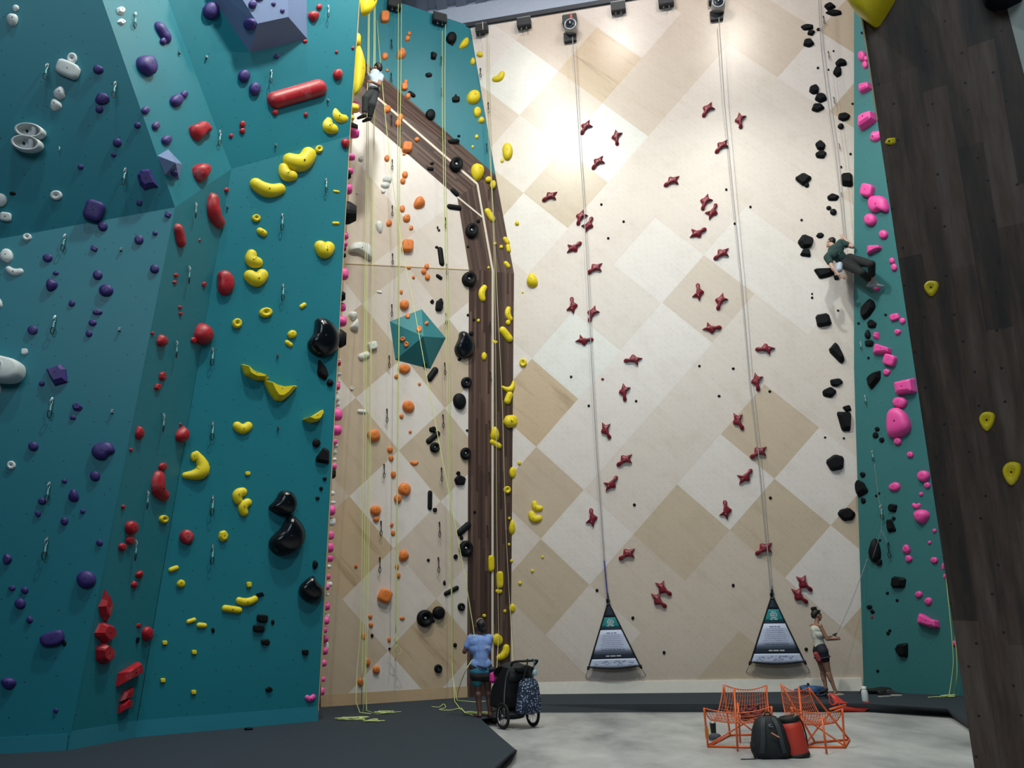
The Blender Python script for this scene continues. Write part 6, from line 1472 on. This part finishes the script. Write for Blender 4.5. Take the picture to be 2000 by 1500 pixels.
for a_ in (al, ar):
    V, F = ring_mesh(chaikin([(-.035, -.07), (.035, -.07), (.045, .08), (.03, .18), (-.03, .18), (-.04, .08)], 1), [(1, 0), (1.04, .5), (1, 1)], .02); o = mesh_obj('sandal_sole', V, F, simple('pale_sandal', s2l((190, 184, 172)), .7), r, True); o.location = (a_.x, a_.y, 0)
tag(r, 'woman with dark bun in white top and navy shorts, belaying by the teal wall', 'person')
# --- climber in dark green hanging on the rope, feet on the teal wall
def Q(x, y, D): return at_y(x, y, D)
sR, sL = Q(1642, 474, 16.75), Q(1616, 503, 16.6)
c_ = (sR+sL)/2; hip = Q(1654, 511, 16.75); r = empty('person', hip); o = hip.copy()
L_ = lambda v: v-o
eR, wR = L_(Q(1665, 482, 16.65)), L_(Q(1649, 466, 16.75)); eL, wL = L_(Q(1627, 524, 16.5)), L_(Q(1638, 537, 16.45))
sR, sL, c_ = L_(sR), L_(sL), L_(c_); hR, hL = L_(Q(1660, 506, 16.85)), L_(Q(1652, 516, 16.65))
ftp = PRu.hit(1716, 559, .09)
kA, aA = L_(PRu.hit(1702, 516, .55)), L_(PRu.hit(1703, 543, .26)); kB, aB = L_(PRu.hit(1684, 533, .50)), L_(PRu.hit(1699, 549, .28))
hd = L_(Q(1622, 474, 16.95)); upv = (hd-c_).normalized()
tor = [L_(Q(1648, 509, 16.75)), L_(Q(1641, 503, 16.72)), L_(Q(1634, 495, 16.70)), L_(Q(1630, 490, 16.69))]
def tg(bm, k):
    chain_limb(bm, tor, [.125*k, .13*k, .145*k, .14*k]); capsule(bm, sR.lerp(sL, .1), .085*k, sR.lerp(sL, .9), .085*k); capsule(bm, tor[2].lerp(sR, .45), .12*k, tor[2].lerp(sL, .45), .12*k)
def b3_(bm):
    tg(bm, .92); capsule(bm, hR, .115, hL, .115); capsule(bm, tor[0], .12, (hR+hL)/2, .12); capsule(bm, c_, .06, hd-upv*.08, .055)
    head(bm, hd, (-.3, .9, .1), upv)
    chain_limb(bm, [sR, eR, wR], [.056, .048, .032]); chain_limb(bm, [sL, eL, wL], [.056, .046, .030])
    chain_limb(bm, [hR, kA, aA], [.105, .07, .042]); chain_limb(bm, [hL, kB, aB], [.105, .07, .042])
    hand(bm, wR, (-.35, .1, .9), (.2, 1, 0), 1.0, .8, 1); hand(bm, wL, (.75, -.1, -.5), (.1, .9, .2), 1.0, .25, -1)
    for a, t in ((aA, ftp-o), (aB, PRu.hit(1705, 557, .16)-o)):
        capsule(bm, a, .04, a.lerp(t, .3), .035); capsule(bm, a.lerp(t, .3), .034, t, .02)
body = fuse('body', b3_, SK3, r)
bmt = bmesh.new(); A, M = head(bmt, hd, (-.3, .9, .1), upv); bmt.free(); face_bits(body, A, M)
fuse('t_shirt', lambda bm: (tg(bm, 1.05), capsule(bm, sR, .085, sR.lerp(eR, .5), .075), capsule(bm, sL, .085, sL.lerp(eL, .45), .072)), simple('dark_green_tee', s2l((34, 62, 62)), .85), r)
fuse('trousers', lambda bm: (capsule(bm, hR, .13, hL, .13), capsule(bm, tor[0], .13, (hR+hL)/2, .135), chain_limb(bm, [hR, hR.lerp(kA, .5), kA, kA.lerp(aA, .72)], [.125, .105, .085, .075]), chain_limb(bm, [hL, hL.lerp(kB, .5), kB, kB.lerp(aB, .75)], [.125, .105, .085, .07])), simple('black_trousers', s2l((18, 20, 26)), .85), r)
fuse('hair', lambda bm: (ellip(bm, A(0, -.02, .05), .085, .096, .08, M), ellip(bm, A(0, -.06, .02), .075, .06, .08, M)), HAIR, body)
fuse('chalk_bag', lambda bm: (capsule(bm, L_(Q(1640, 517, 16.5)), .065, L_(Q(1639, 526, 16.48)), .075),), simple('pale_blue_chalk_bag', s2l((170, 184, 206)), .7, 0, .4, 40), r)
tube_obj('harness', [tor[0].lerp((hR+hL)/2, .35)+Vector((.15*cos(t*pi/8), .02+.14*sin(t*pi/8), .10*cos(t*pi/8)*-.7)) for t in range(16)], .022, simple('black_harness', s2l((14, 16, 20)), .7), r, 6, True)
for a, t in ((aA, ftp-o), (aB, PRu.hit(1705, 557, .16)-o)):
    toe = t+Vector((.07, -.06, -.03)); heel = a.lerp(t, .55)+Vector((-.07, .02, -.04))
    fuse('climbing_shoe', lambda bm, a=a, toe=toe, heel=heel: (capsule(bm, heel, .036, heel.lerp(toe, .6), .042), capsule(bm, heel.lerp(toe, .6), .042, toe, .024), capsule(bm, a.lerp(heel.lerp(toe, .25), .6), .040, heel.lerp(toe, .3), .042)), simple('grey_climbing_shoe', s2l((136, 146, 156)), .6), r, .008)
bm = bmesh.new(); bd = (tor[3]-tor[0]).normalized(); acr = (sR-sL).normalized(); nb = acr.cross(bd).normalized()
if nb.dot(CO-o) < 0: nb = -nb
rr = random.Random(4)
for k in range(9):
    M = Matrix((acr, bd, nb)).transposed().to_4x4(); M.translation = tor[2]+nb*.150+bd*rr.uniform(-.05, .12)+acr*rr.uniform(-.13, .05); add_box(bm, (0, 0, 0), (rr.uniform(.012, .03), .006, .004), M)
bm_obj('shirt_print', bm, simple('grey_green_print', s2l((120, 150, 146)), .7), r)
tag(r, 'climber in dark green tee and black trousers hanging on a rope by the teal wall', 'person')
# --- small climber high behind the tower
hd0 = Q(737, 134, 15.4); o = hd0 - Vector((0, 0, .9)); r = empty('person', o); L_ = lambda v: v-o
hd = L_(hd0); nk = L_(Q(733, 146, 15.4)); hp = L_(Q(730, 179, 15.35)); sR, sL = L_(Q(744, 150, 15.45)), L_(Q(722, 152, 15.3))
eR, wR = L_(Q(741, 166, 15.2)), L_(Q(727, 160, 15.05)); eL, wL = L_(Q(713, 142, 15.15)), L_(Q(709, 122, 15.0))
kR, aR = L_(Q(727, 205, 15.1)), L_(Q(722, 230, 15.2)); kL, aL = L_(Q(714, 192, 15.0)), L_(Q(712, 224, 15.05))
def b4(bm):
    chain_limb(bm, [hp, hp.lerp(nk, .5), nk], [.12, .115, .11]); capsule(bm, sR, .06, sL, .06); capsule(bm, nk, .05, hd, .05); head(bm, hd, (-.8, .5, .1))
    chain_limb(bm, [sR, eR, wR], [.05, .042, .028]); chain_limb(bm, [sL, eL, wL], [.05, .042, .028]); chain_limb(bm, [hp, kR, aR], [.11, .068, .042]); chain_limb(bm, [hp, kL, aL], [.11, .068, .042])
    hand(bm, wL, (-.3, 0, .9), (-1, .2, 0), 1, .8, 1); hand(bm, wR, (-.9, .1, .3), (0, 1, 0), 1, .8, -1)
    for a in (aR, aL): capsule(bm, a, .04, a+Vector((-.12, .02, -.06)), .025)
body = fuse('body', b4, SK2, r, .011)
bmt = bmesh.new(); A, M = head(bmt, hd, (-.8, .5, .1)); bmt.free(); face_bits(body, A, M)
fuse('shirt', lambda bm: (chain_limb(bm, [hp.lerp(nk, .2), hp.lerp(nk, .55), nk], [.135, .13, .125]), capsule(bm, sR, .075, sL, .075), capsule(bm, sR, .07, sR.lerp(eR, .5), .062), capsule(bm, sL, .07, sL.lerp(eL, .5), .062)), simple('pale_blue_grey_shirt', s2l((176, 192, 208)), .8), r, .011)
fuse('trousers', lambda bm: (capsule(bm, hp, .13, hp+Vector((0, 0, .02)), .13), chain_limb(bm, [hp, kR, kR.lerp(aR, .8)], [.125, .08, .065]), chain_limb(bm, [hp, kL, kL.lerp(aL, .8)], [.125, .08, .065])), simple('dark_slate_trousers', s2l((40, 46, 50)), .85), r, .011)
fuse('hair', lambda bm: (ellip(bm, A(0, -.02, .05), .088, .1, .085, M), ellip(bm, A(0, -.07, .0), .075, .06, .09, M)), HAIR, body)
for a in (aR, aL): fuse('climbing_shoe', lambda bm, a=a: (capsule(bm, a+Vector((0, 0, -.02)), .05, a+Vector((-.14, .02, -.07)), .03),), simple('black_climbing_shoe', s2l((18, 18, 20)), .6), r)
tag(r, 'small climber in pale shirt and dark trousers high up behind the lime ropes', 'person')
# ------------------------------------------------------------------ labels that single out each hold, draw and hanger
SECN = {'T1': 'the dark upper left teal panel', 'T2': 'the teal panel below the grey volume', 'T2a': 'the teal strip left of the grey volume', 'T3': 'the broad teal column', 'T4': 'the dark teal recess', 'T5': 'the lower left teal panel',
        'W': 'the tall speed wall', 'ML': 'the plywood middle wall', 'MU': 'the upper plywood middle wall', 'U': 'the teal middle wall', 'B': 'the upright plank band', 'Bm': 'the bent plank band', 'Bt': 'the sloping plank band',
        'RL': 'the lower right teal wall', 'RU': 'the upper right teal wall', 'D': 'the dark foreground wall', 'side': 'the tower edge', 'V1': 'the grey-blue volume', 'V1l': 'the left face of the grey-blue volume', 'V2': 'the grey pyramid',
        'V3t': 'the top face of the teal pyramid', 'V3r': 'the right face of the teal pyramid', 'V3l': 'the left face of the teal pyramid', 'V3b': 'the underside of the teal pyramid'}
SHN = {'b': 'round', 'r': 'rocky', 'q': 'blocky', 't': 'teardrop', 'p': 'faceted', 'w': 'wedge', 'd': 'disc', 'k': 'bean-shaped', 'm': 'crescent', 'c': 'bar', 'o': ''}
ORDS = ['highest', 'second', 'third', 'fourth', 'fifth', 'sixth', 'seventh', 'eighth', 'ninth', 'tenth', 'eleventh', 'twelfth', 'thirteenth', 'fourteenth', 'fifteenth', 'sixteenth', 'seventeenth', 'eighteenth', 'nineteenth', 'twentieth', 'twenty-first', 'twenty-second', 'twenty-third', 'twenty-fourth', 'twenty-fifth', 'twenty-sixth', 'twenty-seventh', 'twenty-eighth', 'twenty-ninth', 'thirtieth', 'thirty-first', 'thirty-second']
def ordinal(i, n):
    if i == 0: return 'highest'
    if i == n-1: return 'lowest'
    if i < n/2+1 or n < 6: return ORDS[i]+' from the top'
    return ORDS[n-1-i]+' from the bottom'
from collections import defaultdict
cls = defaultdict(list)
for h in HOLDS:
    s = math.sqrt(h['w']*h['h']); h['size'] = 'tiny' if s < 9 else 'small' if s < 16 else 'medium' if s < 28 else 'large'
    w_ = h['word'] or SHN[h['sh']]
    c_ = {'darkred': 'dark red'}.get(h['color'], h['color'])
    if h['word'] and h['word'].split()[0] in ('large', 'very', 'big', 'long', 'tall'): d = '%s %s' % (w_, c_) 
    elif h['size'] == 'medium': d = '%s %s' % (c_, w_)
    else: d = '%s %s %s' % (h['size'], c_, w_)
    h['desc'] = ' '.join(d.split()); cls[(h['desc'], h['sec'])].append(h)
big = [h for h in HOLDS if h['size'] == 'large' and len(cls[(h['desc'], h['sec'])]) == 1]
for key, L in cls.items():
    L.sort(key=lambda h: h['y'])
    for i, h in enumerate(L):
        d, sec = key
        if len(L) == 1: lab = '%s hold, the only one such on %s' % (d, SECN[sec])
        else: lab = '%s hold, %s of such on %s' % (d, ordinal(i, len(L)), SECN[sec])
        if len(lab.split()) > 15: lab = lab.replace(' of such on', ' on').replace(', the only one such on', ' on')
        if len(lab.split()) <= 14: lab = lab.replace(' of such on', ' of its kind on').replace('only one such on', 'only one of its kind on')
        if len(lab.split()) > 16: lab = lab.replace('second from the top', 'second highest').replace('second from the bottom', 'second lowest')
        if len(lab.split()) > 16: lab = lab.replace(' from the top', ' down').replace(' from the bottom', ' up')
        h['ob']['label'] = lab
        h['ob']['group'] = '%s holds on %s' % ({'darkred': 'dark red'}.get(h['color'], h['color']), SECN[sec])
def label_list(L, noun, grp):
    by = defaultdict(list)
    for o_, sec, x, y in L: by[sec].append((y, x, o_))
    for sec, q_ in by.items():
        q_.sort(key=lambda t: (t[0], t[1]))
        for i, (y, x, o_) in enumerate(q_):
            o_['label'] = ('%s, the only one on %s' % (noun, SECN[sec])) if len(q_) == 1 else '%s, %s on %s' % (noun, ordinal(i, len(q_)), SECN[sec])
            o_['group'] = grp
mids = [d for d in DRAWS if d[1] in ('U', 'Bt', 'MU', 'ML', 'Bm', 'B')]
for lo_, hi_, side in ((0, 820, 'left'), (820, 915, 'middle'), (915, 2000, 'right')):
    q_ = sorted([d for d in mids if lo_ <= d[2] < hi_], key=lambda d: d[3])
    for i, d in enumerate(q_):
        d[0]['label'] = 'dark chain quickdraw, %s in the %s line, middle wall' % (ordinal(i, len(q_)), side); d[0]['group'] = 'chain quickdraws on the middle wall'
label_list([d for d in DRAWS if d not in mids and d[1] == 'W'], 'dark chain quickdraw', 'quickdraws on the speed wall')
label_list([d for d in DRAWS if d[1] in ('T1', 'T2', 'T2a', 'T3', 'T4', 'T5')], 'steel quickdraw', 'quickdraws on the teal tower')
label_list([d for d in DRAWS if d[1] in ('RL', 'RU')], 'steel quickdraw', 'quickdraws on the right teal wall')
label_list(HANG, 'bare steel bolt hanger', 'bare bolt hangers')
